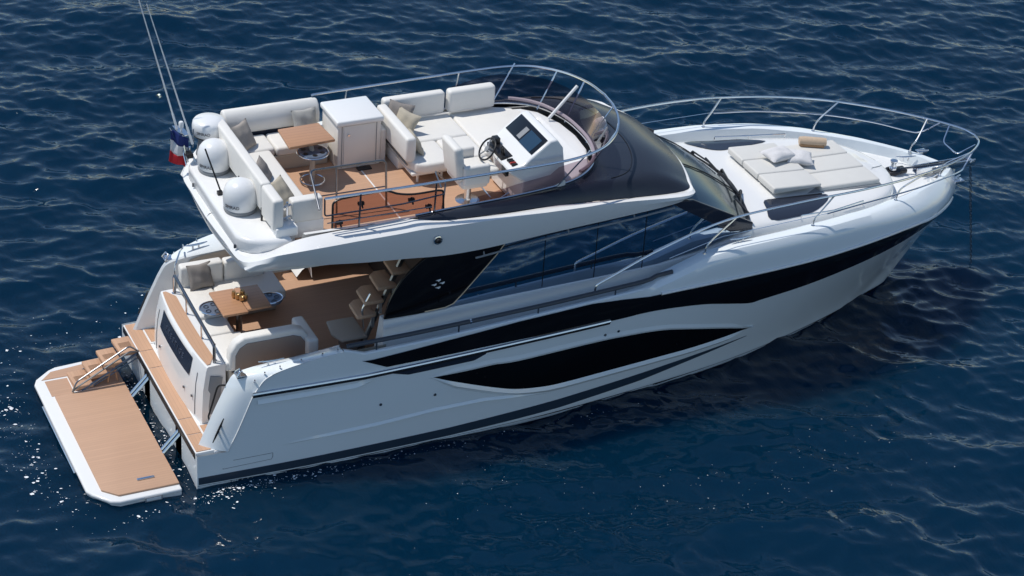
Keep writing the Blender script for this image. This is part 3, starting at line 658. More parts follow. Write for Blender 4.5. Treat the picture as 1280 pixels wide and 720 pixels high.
# smoked deck windows on both shoulders
for s in (-1, 1):
    pts = [(10.72, .92), (11.1, .90), (11.88, .92), (11.98, 1.02), (11.8, 1.22), (11.42, 1.44), (10.98, 1.52), (10.50, 1.54), (10.6, 1.2)]
    if s > 0: pts = [(10.42, 1.50), (11.12, 1.52), (11.5, 1.45), (12.0, 1.22), (11.5, 1.12), (11.2, 1.08), (10.95, 1.05), (10.7, 1.16)]
    b = T(); n = len(pts); cx = sum(p[0] for p in pts) / n; cy = sum(p[1] for p in pts) / n
    rings = []
    for k in range(7):
        f = k / 6; rings.append([(cx + (x - cx) * f, s * (cy + (y - cy) * f)) for x, y in cr([(x, y, 0) for x, y in pts], 3, True) for x, y in [(x, y)]] if 0 else [(cx + (p[0] - cx) * f, s * (cy + (p[1] - cy) * f)) for p in cr([(x, y, 0) for x, y in pts], 3, True)])
    gg = [[(x, y, trunk_z(x, y) + .012) for x, y in r] + [(r[0][0], r[0][1], trunk_z(*r[0]) + .012)] for r in rings]
    b.sheet(gg); b.build('deck_window', NAVY, TRUNK)
    pts = [(x, s * y, trunk_z(x, y) + .09) for x, y in ((11.1, 1.56), (11.8, 1.50), (12.5, 1.36))]
    b = T(); b.tube(pts, .014, 8)
    for p in pts: b.tube([p, (p[0], p[1], p[2] - .16)], .011, 6)
    b.build('deck_handrail', CHROME, TRUNK)
# sunpad
b = T(); b.box(10.68, 13.22, -.86, .86, 2.60, 2.735); b.v = [(x, y, z - (x - 10.7) * .035) for x, y, z in b.v]; PAD = b.build('sunpad', GREYP, YACHT, bevel=.02)
def padz(x): return 2.80 - (x - 11) * .030
for y0, y1 in ((-.82, -.28), (-.27, .27), (.28, .82)):
    b = T(); b.box(10.94, 11.93, y0 - (.03 if y0 < -.5 else 0), y1, 2.80, 0); z0 = 2.93; b.v = [(x, y, (z0 - (x - 10.94) * .065) if z == 0 else z) for x, y, z in b.v]; b.build('sunpad_backrest', PADV, PAD, bevel=.045, seg=4)
    b = T(); b.box(11.935, 13.20, y0, y1, 2.60, 0); b.v = [(x, y, padz(x) if z == 0 else z) for x, y, z in b.v]; b.build('sunpad_cushion', PADV, PAD, bevel=.04, seg=4)
b = T(); b.box(10.70, 10.92, -.86, .86, 2.70, 2.735); b.build('sunpad_gutter', mat('grey_gutter', (.30, .32, .34), .5), PAD, bevel=.01)
b = T(); b.tube([(10.93, -.90, 2.74), (11.9, -.92, 2.70)], .018, 6); b.build('sunpad_hinge', BLKP, PAD)
# bow fittings
b = T(); b.lathe([(0, 0), (.11, 0), (.11, .03), (.075, .05), (.07, .12), (.05, .14), (.045, .20), (.07, .235), (.07, .26), (0, .27)], (14.05, 0, 2.30), 24); WIND = b.build('windlass', CHROME, YACHT)
b = T(); b.lathe([(.13, 0), (.15, .02), (.15, .05), (.10, .06)], (14.05, 0, 2.31), 20); b.box(14.05, 14.32, -.09, .09, 2.30, 2.37); b.build('windlass_gypsy', BLKP, WIND, bevel=.01)
b = T(); b.tube([(14.2, 0, 2.36), (14.8, 0, 2.33), (15.75, 0, 2.30)], .022, 6); b.build('deck_chain', DSTEEL, WIND)
b = T(); b.box(14.55, 15.85, -.085, -.06, 2.22, 2.34); b.box(14.55, 15.85, .06, .085, 2.22, 2.34); b.box(14.55, 15.85, -.085, .085, 2.20, 2.23); b.tube([(15.78, -.1, 2.28), (15.78, .1, 2.28)], .05, 10); ROLL = b.build('anchor_roller', CHROME, YACHT, bevel=.006)
b = T(); b.box(14.9, 15.15, -.14, .14, 2.22, 2.30); b.build('chain_stopper', DSTEEL, ROLL, bevel=.01)
for s in (-1, 1): cleat(14.62, s * .42, 2.26, R(-14) * s, .40)
for s in (-1, 1):
    b = T(); b.box(15.0, 15.2, s * .55, s * .68, 2.24, 2.30); b.tube([(15.0, s * .6, 2.33), (15.2, s * .52, 2.33)], .018, 6); b.build('fairlead', CHROME, YACHT, bevel=.006)
b = T(); c0 = Vector((15.80, 0, 2.27)); c1 = Vector((16.36, .02, -.4)); nl = 46
for k in range(nl):
    p = c0.lerp(c1, k / nl); q = c0.lerp(c1, (k + 1.25) / nl); o_ = Vector((.018, 0, 0)) if k % 2 else Vector((0, .018, 0))
    b.tube([p, p.lerp(q, .25) + o_, p.lerp(q, .75) + o_, q, p.lerp(q, .75) - o_, p.lerp(q, .25) - o_], .008, 5, True)
tag(b.build('anchor_chain', DSTEEL, None), 'dark steel anchor chain hanging from the bow roller down into the water', 'anchor chain')

# ------------------------------------------------------------------ flybridge moulding
R1 = [(9.0, 0, 3.80), (8.95, .8, 3.80), (8.75, 1.5, 3.81), (8.5, 1.88, 3.83), (7.3, 1.95, 3.92), (6.15, 1.95, 4.0), (5.16, 1.95, 4.02), (4.2, 1.93, 4.05), (3.73, 1.85, 4.10), (3.5, 1.72, 4.08), (2.9, 1.72, 4.06), (2.3, 1.72, 4.05), (1.75, 1.70, 4.0), (1.36, 1.54, 3.78), (1.04, 1.36, 3.73), (1.0, .9, 3.73), (.97, 0, 3.73)]
R2 = [(9.06, 0, 3.72), (9.01, .85, 3.72), (8.8, 1.6, 3.75), (8.5, 2.06, 3.84), (7.23, 2.12, 3.96), (6.07, 2.12, 4.00), (5.08, 2.12, 4.03), (4.2, 2.13, 4.06), (3.7, 2.13, 4.08), (3.3, 2.13, 4.07), (2.7, 2.12, 4.06), (2.2, 2.12, 4.05), (1.72, 2.10, 4.03), (1.36, 1.98, 3.95), (.95, 1.54, 3.67), (.88, .8, 3.66), (.85, 0, 3.66)]
R3 = [(9.0, 0, 3.66), (8.95, .85, 3.66), (8.75, 1.58, 3.68), (8.5, 2.0, 3.76), (8.0, 2.05, 3.69), (6.0, 2.05, 3.57), (4.9, 2.06, 3.50), (4.3, 2.06, 3.49), (3.9, 2.06, 3.51), (3.5, 2.05, 3.545), (2.8, 2.04, 3.60), (2.2, 2.0, 3.65), (1.76, 1.95, 3.68), (1.02, 1.72, 3.60), (.95, 1.5, 3.58), (.9, .8, 3.57), (.87, 0, 3.57)]
def narrow(r, f=1.0):
    out = []
    for x, y, z in r:
        d = f * itp(x, [(.9, 0), (1.3, .04), (2.0, .10), (4.0, .13), (6.0, .15), (8.5, .17), (8.9, .06), (9.1, 0)]) * min(1, y / 1.4); out.append((x + .5 * d, y - d, z - .66 * d))
    return out
R2 = narrow(R2); R3 = narrow(R3); R1 = [p if p[0] < 3.6 or p[0] > 8.9 else narrow([p], min(1, .25 + (p[0] - 3.6) * .45))[0] for p in R1]
R4 = [(x * .985 + .06, y * .86, z - .03) for x, y, z in R3]
R0 = [(x + (.07 if x < 1.2 else (-.10 if x > 8.4 else .0)), y - .06, min(z, 4.0) - .14) for x, y, z in R1]
b = T()
for s in (-1, 1):
    rails = [cr(my(r, s), 5) for r in (R0, R1, R2, R3, R4)]
    mid12 = [tuple((np.array(a) + np.array(c)) / 2 + np.array((0, s * .012, .022))) for a, c in zip(rails[1], rails[2])]
    mid23 = [tuple((np.array(a) * .55 + np.array(c) * .45) + np.array((0, s * .035, 0))) for a, c in zip(rails[2], rails[3])]
    b.sheet([list(q) for q in zip(rails[0], rails[1], mid12, rails[2], mid23, rails[3], rails[4])])
FLY = b.build('flybridge', GEL, YACHT, smooth=26)
b = T(); pl = [(x, y, 3.50) for x, y, z in R4]; b.prism([(x, y, 3.42) for x, y, z in R4[3:]] + [(x, -y, 3.42) for x, y, z in R4[3:-1][::-1]], (0, 0, .20)); b.build('flybridge_ceiling', CREAM, FLY)
b = T(); o_ = [(7.1, 1.2), (6.3, 1.6), (3.7, 1.72), (1.5, 1.62), (1.05, 1.3), (1.02, 0)]
b.prism([(x, y, 3.66) for x, y in o_] + [(x, -y, 3.66) for x, y in o_[::-1][1:]], (0, 0, .08)); b.build('flybridge_floor', GEL, FLY)
b = T(); b.prism([(1.9, 1.35, 3.742), (6.3, 1.35, 3.742), (6.3, -1.52, 3.742), (1.9, -1.35, 3.742)], (0, 0, .012)); b.build('teak_floor', TEAK, FLY)
b = T(); b.box(3.70, 3.725, -1.5, .7, 3.754, 3.758); b.build('floor_seam', GEL, FLY)
# inner side ledge
for s in (-1, 1):
    g = [[(x, s * (yo - .02), 4.06), (x, s * (yo - .10), 4.05), (x, s * (yo - .16), 3.95), (x, s * (yo - .20), 3.75)] for x, yo in ((1.9, 1.70), (2.5, 1.72), (3.5, 1.73), (4.5, 1.74), (5.4, 1.68), (6.3, 1.60), (6.8, 1.42))]
    b = T(); b.sheet(g); b.build('inner_coaming', GEL, FLY)
# aft platform that carries the domes
hw = [(.93, 0), (.94, 1.18), (.98, 1.30), (1.08, 1.42), (1.22, 1.50), (1.45, 1.56), (1.75, 1.60)]
b = T(); b.prism([(x, y, 3.70) for x, y in hw] + [(x, -y, 3.70) for x, y in hw[::-1][:-1]], (0, 0, .27)); b.build('dome_deck', GEL, FLY, bevel=.07, seg=4)

# dark hood round the windscreen
WB_ = [(7.43, 0, 4.16), (7.38, .53, 4.16), (7.18, 1.05, 4.15), (6.82, 1.38, 4.13), (6.33, 1.54, 4.11), (5.44, 1.62, 4.09), (4.5, 1.65, 4.08), (3.73, 1.70, 4.08)]
HB_ = [(x, y, z + .006) for x, y, z in R1[:9] if abs(x - 5.16) > .1]
b = T()
A = cr(WB_ + my(WB_[1:], -1)[::1], 1) if 0 else None
wl = cr(my(WB_[::-1], -1) + WB_[1:], 6); hl = cr(my(HB_[::-1], -1) + HB_[1:], 6)
rows = []
for p, q in zip(wl, hl):
    p, q = np.array(p), np.array(q); L_ = np.linalg.norm(q - p); row = []
    for k in range(9):
        t_ = k / 8; r = p * (1 - t_) + q * t_; r[2] += .15 * min(1, L_ / 1.3) * math.sin(math.pi * t_ ** 1.25) ; row.append(tuple(r))
    rows.append(row)
b.sheet(rows); HOODO = b.build('windscreen_hood', HOOD, FLY, smooth=60)
def hood_pt(i, t_): 
    r = rows[i]; k = t_ * 8; a = int(min(7, k)); f = k - a; return tuple(np.array(r[a]) * (1 - f) + np.array(r[a + 1]) * f + np.array((0, 0, .004)))
# fine seam and chrome line
n_ = len(rows); mid_ = n_ // 2
b = T(); b.tube([hood_pt(i, .32 + .10 * math.cos((i - mid_) / mid_ * 2.2)) for i in range(mid_ - 20, mid_ + 21)], .008, 4); b.build('hood_seam', BLKP, FLY)
b = T(); b.tube([(x, y, z + .015) for x, y, z in wl], .018, 6); b.build('windscreen_track', CHROME, FLY)
# smoked windscreen: rises from the track, leans outwards, falls away aft
gl = []; top_ = []
cxy = np.array((5.4, 0))
for x, y, z in wl:
    hgt = .47 if x > 6.4 else (.47 - .28 * min(1, (6.4 - x) / 1.7)); lean = .22 if x > 6.9 else .06 + .16 * max(0, (x - 5.5) / 1.4)
    if y < 0 and x < 6.2: hgt *= .8
    if x < 5.6 and y > 0: hgt = .02
    d = np.array((max(0, x - 6.2) * 1.2, y)); d = d / (np.linalg.norm(d) + 1e-6)
    t3 = (x + d[0] * lean, y + d[1] * lean, z + hgt); top_.append(t3)
    gl.append([(x, y, z + .02), ((x + t3[0]) / 2 + d[0] * .015, (y + t3[1]) / 2 + d[1] * .015, z + .02 + hgt / 2), t3])
keep = [i for i, (x, y, z) in enumerate(wl) if (y < 0 and x > 4.7) or (y >= 0 and x > 5.5)]
b = T(); b.sheet([gl[i] for i in keep]); WS_ = b.build('windscreen', TINT, FLY, smooth=60)
b = T(); b.tube([wl[i][:2] + (4.24,) for i in keep if wl[i][0] > 6.7], .03, 6); b.v = [(x - .04 * 0, y, z) for x, y, z in b.v]; b.build('windscreen_foot', mat('mauve_frame', (.30, .25, .28), .35), FLY)
# top rail all round
RL = [(7.86, 0, 4.80), (7.80, .5, 4.80), (7.62, 1.0, 4.78), (7.28, 1.44, 4.75), (6.85, 1.68, 4.71), (6.2, 1.77, 4.68), (5.0, 1.77, 4.67), (3.5, 1.75, 4.66), (2.2, 1.72, 4.66)]
PORT = cr(RL[:8] + [(3.25, 1.75, 4.65)], 6); STB = cr(my(RL, -1), 6)
b = T(); b.tube(PORT[::-1] + STB[1:], .022, 8); FRAIL = b.build('flybridge_rail', CHROME, YACHT)
def rod(p, q, r=.014, name='rail_post', m=CHROME, par=None): 
    b = T(); b.tube([p, q], r, 6); return b.build(name, m, par or FRAIL)
for x in (3.9, 5.95): rod((x - .12, 1.70, 4.07), (x, 1.765, 4.67))
for (bx, by), (tx, ty) in zip(((6.5, 1.52), (7.14, 1.05), (7.38, .45), (7.40, -.35), (7.1, -1.1), (6.3, -1.56)), ((6.95, 1.65), (7.52, 1.15), (7.78, .62), (7.82, -.40), (7.45, -1.25), (6.75, -1.71))):
    rod((bx, by, 4.14), (tx, ty, 4.77))
for x in (2.78, 4.05): rod((x, -1.71, 4.06), (x, -1.752, 4.66), .016, 'rail_post', DSTEEL)  # starboard posts in darker steel than port, shade put into the colour
b = T(); b.tube(rounded([(2.2, -1.72, 4.66), (2.2, -1.73, 4.36), (3.5, -1.74, 4.36), (4.2, -1.74, 4.42)], .05), .014, 6); b.tube([(2.25, -1.72, 4.22), (4.0, -1.73, 4.22)], .010, 6); b.build('mid_rail', DSTEEL, FRAIL)
b = T(); b.tube(rounded([(2.20, -1.50, 4.35), (2.34, -.68, 4.6), (3.60, -.74, 4.62), (3.64, -.74, 3.76)], .10), .018, 8); b.tube([(2.8, -.70, 3.76), (2.78, -.70, 4.61)], .016, 6); b.tube([(2.4, -.69, 4.12), (3.6, -.74, 4.14)], .012, 6); b.build('stair_guard', DSTEEL, FRAIL)
b = T(); b.tube(rounded([(4.25, -1.5, 4.40), (4.30, -1.1, 4.5), (4.55, -1.0, 4.2), (4.35, -1.35, 3.9)], .08), .014, 6); b.build('stair_gate', DSTEEL, FRAIL)
# bronze acrylic guard beside the stair
gy = -1.60; up = cr([(2.40, gy, 4.54), (2.9, gy, 4.56), (3.25, gy, 4.56), (3.48, gy, 4.47), (3.75, gy, 4.42), (4.15, gy, 4.42)], 5)
fr_ = rounded([(2.38, gy, 4.05), (2.38, gy, 4.50)] + [up[1]] + up[2:] + [(4.24, gy, 4.40), (4.26, gy, 4.06)], .07)
b = T(); b.prism([tuple(p) for p in fr_], (0, .012, 0)); GD = b.build('acrylic_guard', TINTR, YACHT)
b = T(); b.tube(fr_, .018, 6); b.build('guard_frame', BLKP, GD)
for x, z in ((2.85, 4.40), (3.7, 4.32), (4.0, 4.15), (2.5, 4.12)): 
    b = T(); b.box(x - .05, x + .05, gy - .02, gy + .03, z - .02, z + .03); b.tube([(x, gy, z + .05), (x + .03, gy, z - .08)], .015, 6); b.build('guard_latch', BLKP, GD)

# ------------------------------------------------------------------ flybridge furniture
# aft L sofa
b = T(); b.box(1.66, 2.22, -1.05, 1.5, 3.75, 4.02); b.box(1.66, 3.28, .98, 1.55, 3.75, 4.02); FS = b.build('flybridge_sofa', BEIGE, YACHT, bevel=.02)
cush('seat_cushion', VINYL, FS, 1.64, 2.26, -1.02, .97, 4.02, 4.18, .05)
cush('seat_cushion', VINYL, FS, 1.64, 2.36, .98, 1.55, 4.02, 4.18, .05)
cush('seat_cushion', VINYL, FS, 2.37, 3.28, .95, 1.55, 4.02, 4.18, .05)
cush('back_cushion', VINYL, FS, 1.47, 1.64, -.86, 1.50, 4.10, 4.60, .04)
cush('back_cushion', VINYL, FS, 1.46, 1.64, -1.46, -.87, 4.06, 4.60, .05)
b = T(); pr = [(1.54, 4.22), (1.53, 4.40), (1.58, 4.55), (1.68, 4.62), (1.78, 4.60), (1.84, 4.50), (1.80, 4.30), (1.72, 4.22)]
b.prism([(1.68, y, z) for y, z in pr], (1.66, 0, 0)); b.build('bolster_cushion', VINYL, FS, bevel=.04)
b = T(); b.box(1.72, 3.3, 1.56, 1.60, 4.02, 4.24); b.build('backrest_board', NAVY, FS)
cush('end_cushion', VINYL, FS, 1.84, 2.36, -1.25, -1.06, 4.02, 4.42, .04)
b = T(); b.box(1.84, 2.38, -1.23, -1.04, 3.74, 4.03); b.build('sofa_end_panel', GEL, FS, bevel=.01)
b = T(); b.box(1.50, 1.86, -1.50, -1.2, 3.95, 4.12); b.build('sofa_plinth', GEL, FS, bevel=.03)
for z in (4.16, 4.36): rod((1.62, -1.30, z), (1.86, -1.20, z), .022, 'sofa_bracket', CHROME, FS)
rod((1.75, -1.28, 4.05), (1.75, -1.28, 4.45), .02, 'sofa_bracket', CHROME, FS)
for y in (-.9, .2): rod((1.47, y, 3.97), (1.47, y, 4.2), .018, 'backrest_leg', BLKP, FS)
# folding teak table
b = T(); b.prism([(2.36, .33, 4.46), (3.17, .38, 4.46), (3.12, 1.03, 4.46), (2.40, 1.0, 4.46)], (0, 0, .05)); FT = b.build('flybridge_table', WOOD, YACHT, bevel=.015)
b = T(); b.tube([(2.80, .44, 3.76), (2.80, .44, 4.3)], .045, 12); b.tube([(2.80, .44, 4.3), (2.80, .6, 4.46)], .04, 8); b.build('table_leg', BEIGE, FT)
b = T(); b.lathe([(0, .03), (.23, .03), (.25, .0), (.25, -.02), (0, -.02)], (2.80, .42, 4.30), 28); b.build('holder_tray', bpy.data.materials['tray_blue'], FT)
b = T(); b.tube([(2.80 + .255 * math.cos(a), .42 + .255 * math.sin(a), 4.31) for a in np.linspace(0, 2 * math.pi, 32, endpoint=False)], .015, 6, True); b.build('holder_ring', CHROME, FT); b = T(); b.tube([(2.80 + .2 * math.cos(a), .42 + .2 * math.sin(a), 3.80) for a in np.linspace(0, 2 * math.pi, 32, endpoint=False)], .014, 6, True); b.build('foot_ring', CHROME, FT)
for k in range(6):
    a = k * 1.047 + .4; b = T(); b.lathe([(0, .002), (.042, .002), (.042, 0)], (2.80 + .16 * math.cos(a), .42 + .16 * math.sin(a), 4.332), 12); b.build('cup_hole', BLKP, FT)
# wet bar cabinet
b = T(); b.box(3.34, 4.10, .70, 1.44, 3.75, 4.56); CAB = b.build('wet_bar', CREAM, YACHT, bevel=.02)
b = T(); b.box(3.30, 4.13, .64, 1.46, 4.56, 4.66); b.build('bar_lid', GEL, CAB, bevel=.03)
b = T(); b.box(3.44, 3.98, .685, .70, 3.80, 4.54); b.build('bar_door', CREAM, CAB, bevel=.006)
b = T(); b.lathe([(0, .025), (.02, .025), (.022, 0)], (3.52, .685, 4.38), 10, Matrix.Rotation(math.pi / 2, 3, 'X')); b.build('door_knob', CHROME, CAB)
for x in (3.41, 4.02):
    b = T(); b.box(x - .006, x + .006, .694, .702, 3.78, 4.55); b.build('door_gap', GREYP, CAB)
b = T(); b.box(4.11, 4.22, .75, 1.4, 3.75, 4.35); b.build('bar_side_locker', CREAM, CAB, bevel=.02)
b = T(); b.box(3.66, 3.9, .55, .66, 3.755, 3.775); b.build('bar_drain', BLKP, CAB)
# forward L sofa and sun lounge
b = T(); b.box(4.30, 5.62, .42, 1.45, 3.75, 3.98); b.box(5.62, 7.0, .0, 1.42, 3.75, 3.98); b.box(4.30, 5.6, -.2, .42, 3.92, 3.98); LS = b.build('lounge_sofa', CREAM, YACHT, bevel=.02)
for x in (4.45, 4.88): rod((x, -.08, 3.75), (x, -.08, 3.95), .022, 'sofa_leg', CREAM, LS)
cush('seat_cushion', VINYL, LS, 4.28, 5.60, .50, 1.34, 3.98, 4.17, .05)
b = T(); b.prism([(x, y, 3.98) for x, y in ((4.28, .49), (4.28, .0), (4.36, -.22), (4.50, -.30), (4.99, -.30), (4.99, .49))], (0, 0, .19)); b.build('seat_cushion', VINYL, LS, bevel=.05)
cush('seat_cushion', VINYL, LS, 5.0, 5.60, -.27, .49, 3.98, 4.17, .05)
b = T(); b.prism([(x, y, 3.98) for x, y in ((5.61, 1.36), (5.61, -.20), (6.35, -.05), (7.0, .55), (6.95, .9), (6.7, 1.2), (6.4, 1.36))], (0, 0, .185)); b.build('lounge_cushion', VINYL, LS, bevel=.05)
cush('back_cushion', VINYL, LS, 4.38, 5.50, 1.28, 1.45, 4.20, 4.60, .05, shear=.0)
cush('back_cushion', VINYL, LS, 5.55, 6.42, 1.22, 1.42, 4.20, 4.62, .06)
cush('back_cushion', VINYL, LS, 4.22, 4.40, -.12, 1.24, 4.14, 4.58, .05)
rod((4.25, -.1, 4.1), (4.25, 1.2, 4.1), .016, 'sofa_bracket', DSTEEL, LS)
# dash moulding inside the windscreen
o_ = [(5.75, -1.55), (5.75, -.10), (6.4, .10), (7.0, .60), (6.7, 1.25), (6.9, 1.22), (7.14, 1.0), (7.33, .50), (7.38, 0), (7.33, -.52), (7.12, -1.02), (6.78, -1.33), (6.3, -1.52)]
b = T(); b.prism([(x, y, 3.76) for x, y in o_], (0, 0, .36)); DASH = b.build('helm_dash', GEL, YACHT, bevel=.04)
# helm console
prof_ = [(5.62, 3.78), (5.66, 4.30), (5.42, 4.46), (5.40, 4.54), (5.66, 4.60), (5.74, 4.68), (6.10, 4.96), (6.22, 4.97), (6.34, 4.80), (6.45, 4.10)]
b = T(); b.prism([(x, -1.56, z) for x, z in prof_], (0, 1.14, 0)); CON = b.build('helm_console', GEL, YACHT, bevel=.05, seg=4)
d = Vector((6.10 - 5.74, 0, 4.96 - 4.68)).normalized(); nrm = Vector((-d.z, 0, d.x))
def scr(u0, u1, y0, y1, off, th_): 
    o = Vector((5.74, 0, 4.68)); return [o + d * u + Vector((0, y, 0)) + nrm * off for u, y in ((u0, y0), (u1, y0), (u1, y1), (u0, y1))], nrm * th_
b = T(); pts, v = scr(.08, .43, -1.50, -.50, .002, .014); b.prism(pts, v); b.build('instrument_panel', SCREEN, CON, bevel=.006)
b = T(); pts, v = scr(.08, .36, -1.42, -1.02, .017, .003); b.prism(pts, v); b.build('chart_display', DISP, CON)
b = T(); pts, v = scr(.12, .34, -.98, -.86, .017, .003); b.prism(pts, v); b.build('engine_display', GREYP, CON)
b = T(); b.lathe([(0, .03), (.07, .03), (.08, 0)], (5.60, -.55, 4.585), 16); b.build('speaker', BLKP, CON)
b = T(); b.lathe([(0, .03), (.05, .03), (.06, 0)], (6.35, -.70, 4.12), 16); b.build('compass', BLKP, CON)
RY = Matrix.Rotation(R(-55), 3, 'Y'); wc = Vector((5.32, -.86, 4.60))
b = T(); b.tube([wc + RY @ Vector((.19 * math.cos(a), .19 * math.sin(a), 0)) for a in np.linspace(0, 2 * math.pi, 32, endpoint=False)], .016, 8, True); WH = b.build('steering_wheel', BLKP, CON)
b = T()
for a in (0.5, 2.6, 4.7): b.tube([wc, wc + RY @ Vector((.18 * math.cos(a), .18 * math.sin(a), 0))], .012, 6)
b.lathe([(0, .03), (.05, .02), (.05, -.03), (0, -.03)], wc, 16, RY); b.tube([wc, wc + Vector((.16, 0, -.08))], .03, 8); b.build('wheel_hub', GREYP, CON)
b = T(); b.box(5.42, 5.62, -1.2, -.62, 4.50, 4.60); b.tube([(5.50, -1.12, 4.58), (5.46, -1.14, 4.74)], .025, 8); b.tube([(5.50, -1.06, 4.58), (5.48, -1.06, 4.73)], .025, 8); b.box(5.50, 5.6, -.75, -.62, 4.58, 4.70); b.build('throttle_levers', BLKP, CON, bevel=.008)
for k in range(4):
    b = T(); b.box(5.48, 5.58, -1.30 - k * .06, -1.265 - k * .06, 4.565, 4.60); b.build('switch', BLKP if k != 2 else mat('red_switch', (.35, .03, .02), .4), CON, bevel=.004)
b = T(); b.box(5.40, 5.46, -1.42, -1.25, 4.36, 4.50); b.build('drink_holder', BLKP, CON, bevel=.01)
rod((5.35, -1.15, 3.76), (5.62, -1.15, 3.9), .014, 'foot_rest', CHROME, CON)
# helm seat
b = T(); b.lathe([(0, 0), (.20, 0), (.20, .015), (.07, .03), (.055, .06), (.055, .36), (.12, .40), (0, .40)], (4.98, -.93, 3.755), 24); SEAT = b.build('helm_seat', CHROME, YACHT)
cush('seat_shell', VINYL, SEAT, 4.72, 5.20, -1.26, -.60, 4.12, 4.30, .07)
cush('seat_cushion', VINYL, SEAT, 4.76, 5.42, -1.20, -.66, 4.26, 4.40, .06)
cush('seat_back', VINYL, SEAT, 4.66, 4.82, -1.22, -.64, 4.26, 4.88, .06, shear=-.14)
for y in (-1.30, -.66): cush('arm_rest', VINYL, SEAT, 4.74, 5.20, y, y + .10, 4.20, 4.56, .045)
rod((5.3, -1.15, 3.86), (5.3, -.7, 3.86), .014, 'foot_rest', CHROME, SEAT)

# ------------------------------------------------------------------ domes, mast, antennas, flag, small fittings
def text_mesh(body, size, depth=.004, space=1.0):
    cu = bpy.data.curves.new('txt', 'FONT'); cu.body = body; cu.size = size; cu.extrude = depth; cu.align_x = 'CENTER'; cu.align_y = 'CENTER'; cu.space_character = space; cu.resolution_u = 3
    o = bpy.data.objects.new('txt', cu); COL.objects.link(o); dg = bpy.context.evaluated_depsgraph_get()
    me_ = bpy.data.meshes.new_from_object(o.evaluated_get(dg)); bpy.data.objects.remove(o); bpy.data.curves.remove(cu)
    vs = [tuple(v.co) for v in me_.vertices]; fs = [tuple(p.vertices) for p in me_.polygons]; bpy.data.meshes.remove(me_); return vs, fs
def dome(cx, cy, z0, r, h, prof, nm):
    b = T(); b.lathe(prof, (cx, cy, z0), 40); D = b.build(nm, PLASTIC, YACHT, smooth=50)
    vs, fs = text_mesh('SIMRAD', .075, .002); b = T(); zt = z0 + h - .08; rr = r + .004; a0 = R(222)
    b.add([(cx + rr * math.cos(a0 + x / rr) + z * math.cos(a0 + x / rr), cy + rr * math.sin(a0 + x / rr) + z * math.sin(a0 + x / rr), zt + y) for x, y, z in vs], fs); b.build('dome_lettering', INK, D, smooth=0)
    return D
satp = [(0, .04), (.22, .04), (.25, .06), (.27, .10), (.275, .24), (.268, .32), (.24, .41), (.19, .475), (.11, .52), (0, .54)]
for cx, cy in ((1.27, -.45), (1.30, .95)):
    D = dome(cx, cy, 3.97, .275, .24, satp, 'satellite_dome')
    b = T(); b.lathe([(0, 0), (.25, 0), (.265, .03), (.265, .055), (.25, .07), (0, .07)], (cx, cy, 3.968), 36); b.build('dome_base', GREYP, D)
radp = [(0, .0), (.25, .0), (.275, .03), (.28, .16), (.27, .225), (.24, .265), (.1, .285), (0, .29)]
b = T(); b.lathe(radp, (1.40, 1.52, 4.33), 40); RD = b.build('radar_dome', PLASTIC, YACHT, smooth=50)
b = T(); b.lathe([(0, 0), (.22, 0), (.20, .08), (.17, .34), (0, .34)], (1.40, 1.52, 3.97), 30); b.build('radar_pedestal', GREYP, RD)
b = T(); b.lathe([(.255, 0), (.268, .012), (.262, .03)], (1.40, 1.52, 4.315), 36); b.build('radar_seam', BLKP, RD)
vs, fs = text_mesh('SIMRAD', .07, .002); b = T(); a0 = R(232); rr = .285
b.add([(1.40 + (rr + z) * math.cos(a0 + x / rr), 1.52 + (rr + z) * math.sin(a0 + x / rr), 4.44 + y) for x, y, z in vs], fs); b.build('dome_lettering', INK, RD, smooth=0)
# antenna mast
b = T(); b.tube([(.98, 1.36, 3.95), (.93, 1.52, 4.42)], .022, 8); b.tube([(1.10, 1.30, 3.96), (.93, 1.52, 4.40)], .016, 6); b.tube([(.93, 1.25, 3.96), (.93, 1.52, 4.2)], .016, 6)
b.prism([(.84, 1.74, 4.44), (.98, 1.70, 4.44), (1.02, 1.36, 4.44), (.93, 1.34, 4.44), (.86, 1.5, 4.44)], (0, 0, .015)); MAST = b.build('antenna_mast', CHROME, YACHT)
for (x, y, z), (x1, y1, z1), nm in (((.90, 1.62, 4.41), (.42, 2.18, 6.72), 'whip_antenna'), ((1.05, 1.30, 4.30), (.50, 1.86, 6.60), 'whip_antenna')):
    p, q = Vector((x, y, z)), Vector((x1, y1, z1)); b = T(); b.tube([p, p.lerp(q, .12), p.lerp(q, .13), p.lerp(q, .5), q], [.022, .020, .015, .013, .008], 8); b.build(nm, GEL, MAST)
b = T(); b.tube([(.93, 1.52, 4.40), (.93, 1.52, 4.52)], .016, 6); b.lathe([(0, 0), (.04, 0), (.042, .08), (.03, .10), (0, .105)], (.93, 1.52, 4.52), 16); b.build('mast_light', PLASTIC, MAST)
b = T(); b.tube([(1.08, 1.38, 4.2), (1.10, 1.40, 4.52)], .012, 6); b.lathe([(0, 0), (.03, 0), (.03, .06), (0, .06)], (1.0, 1.33, 4.18), 10); b.build('gps_stub', CHROME, MAST)
b = T(); b.box(.94, 1.04, 1.22, 1.36, 4.08, 4.16); b.build('mast_bracket', BLKP, MAST, bevel=.01)
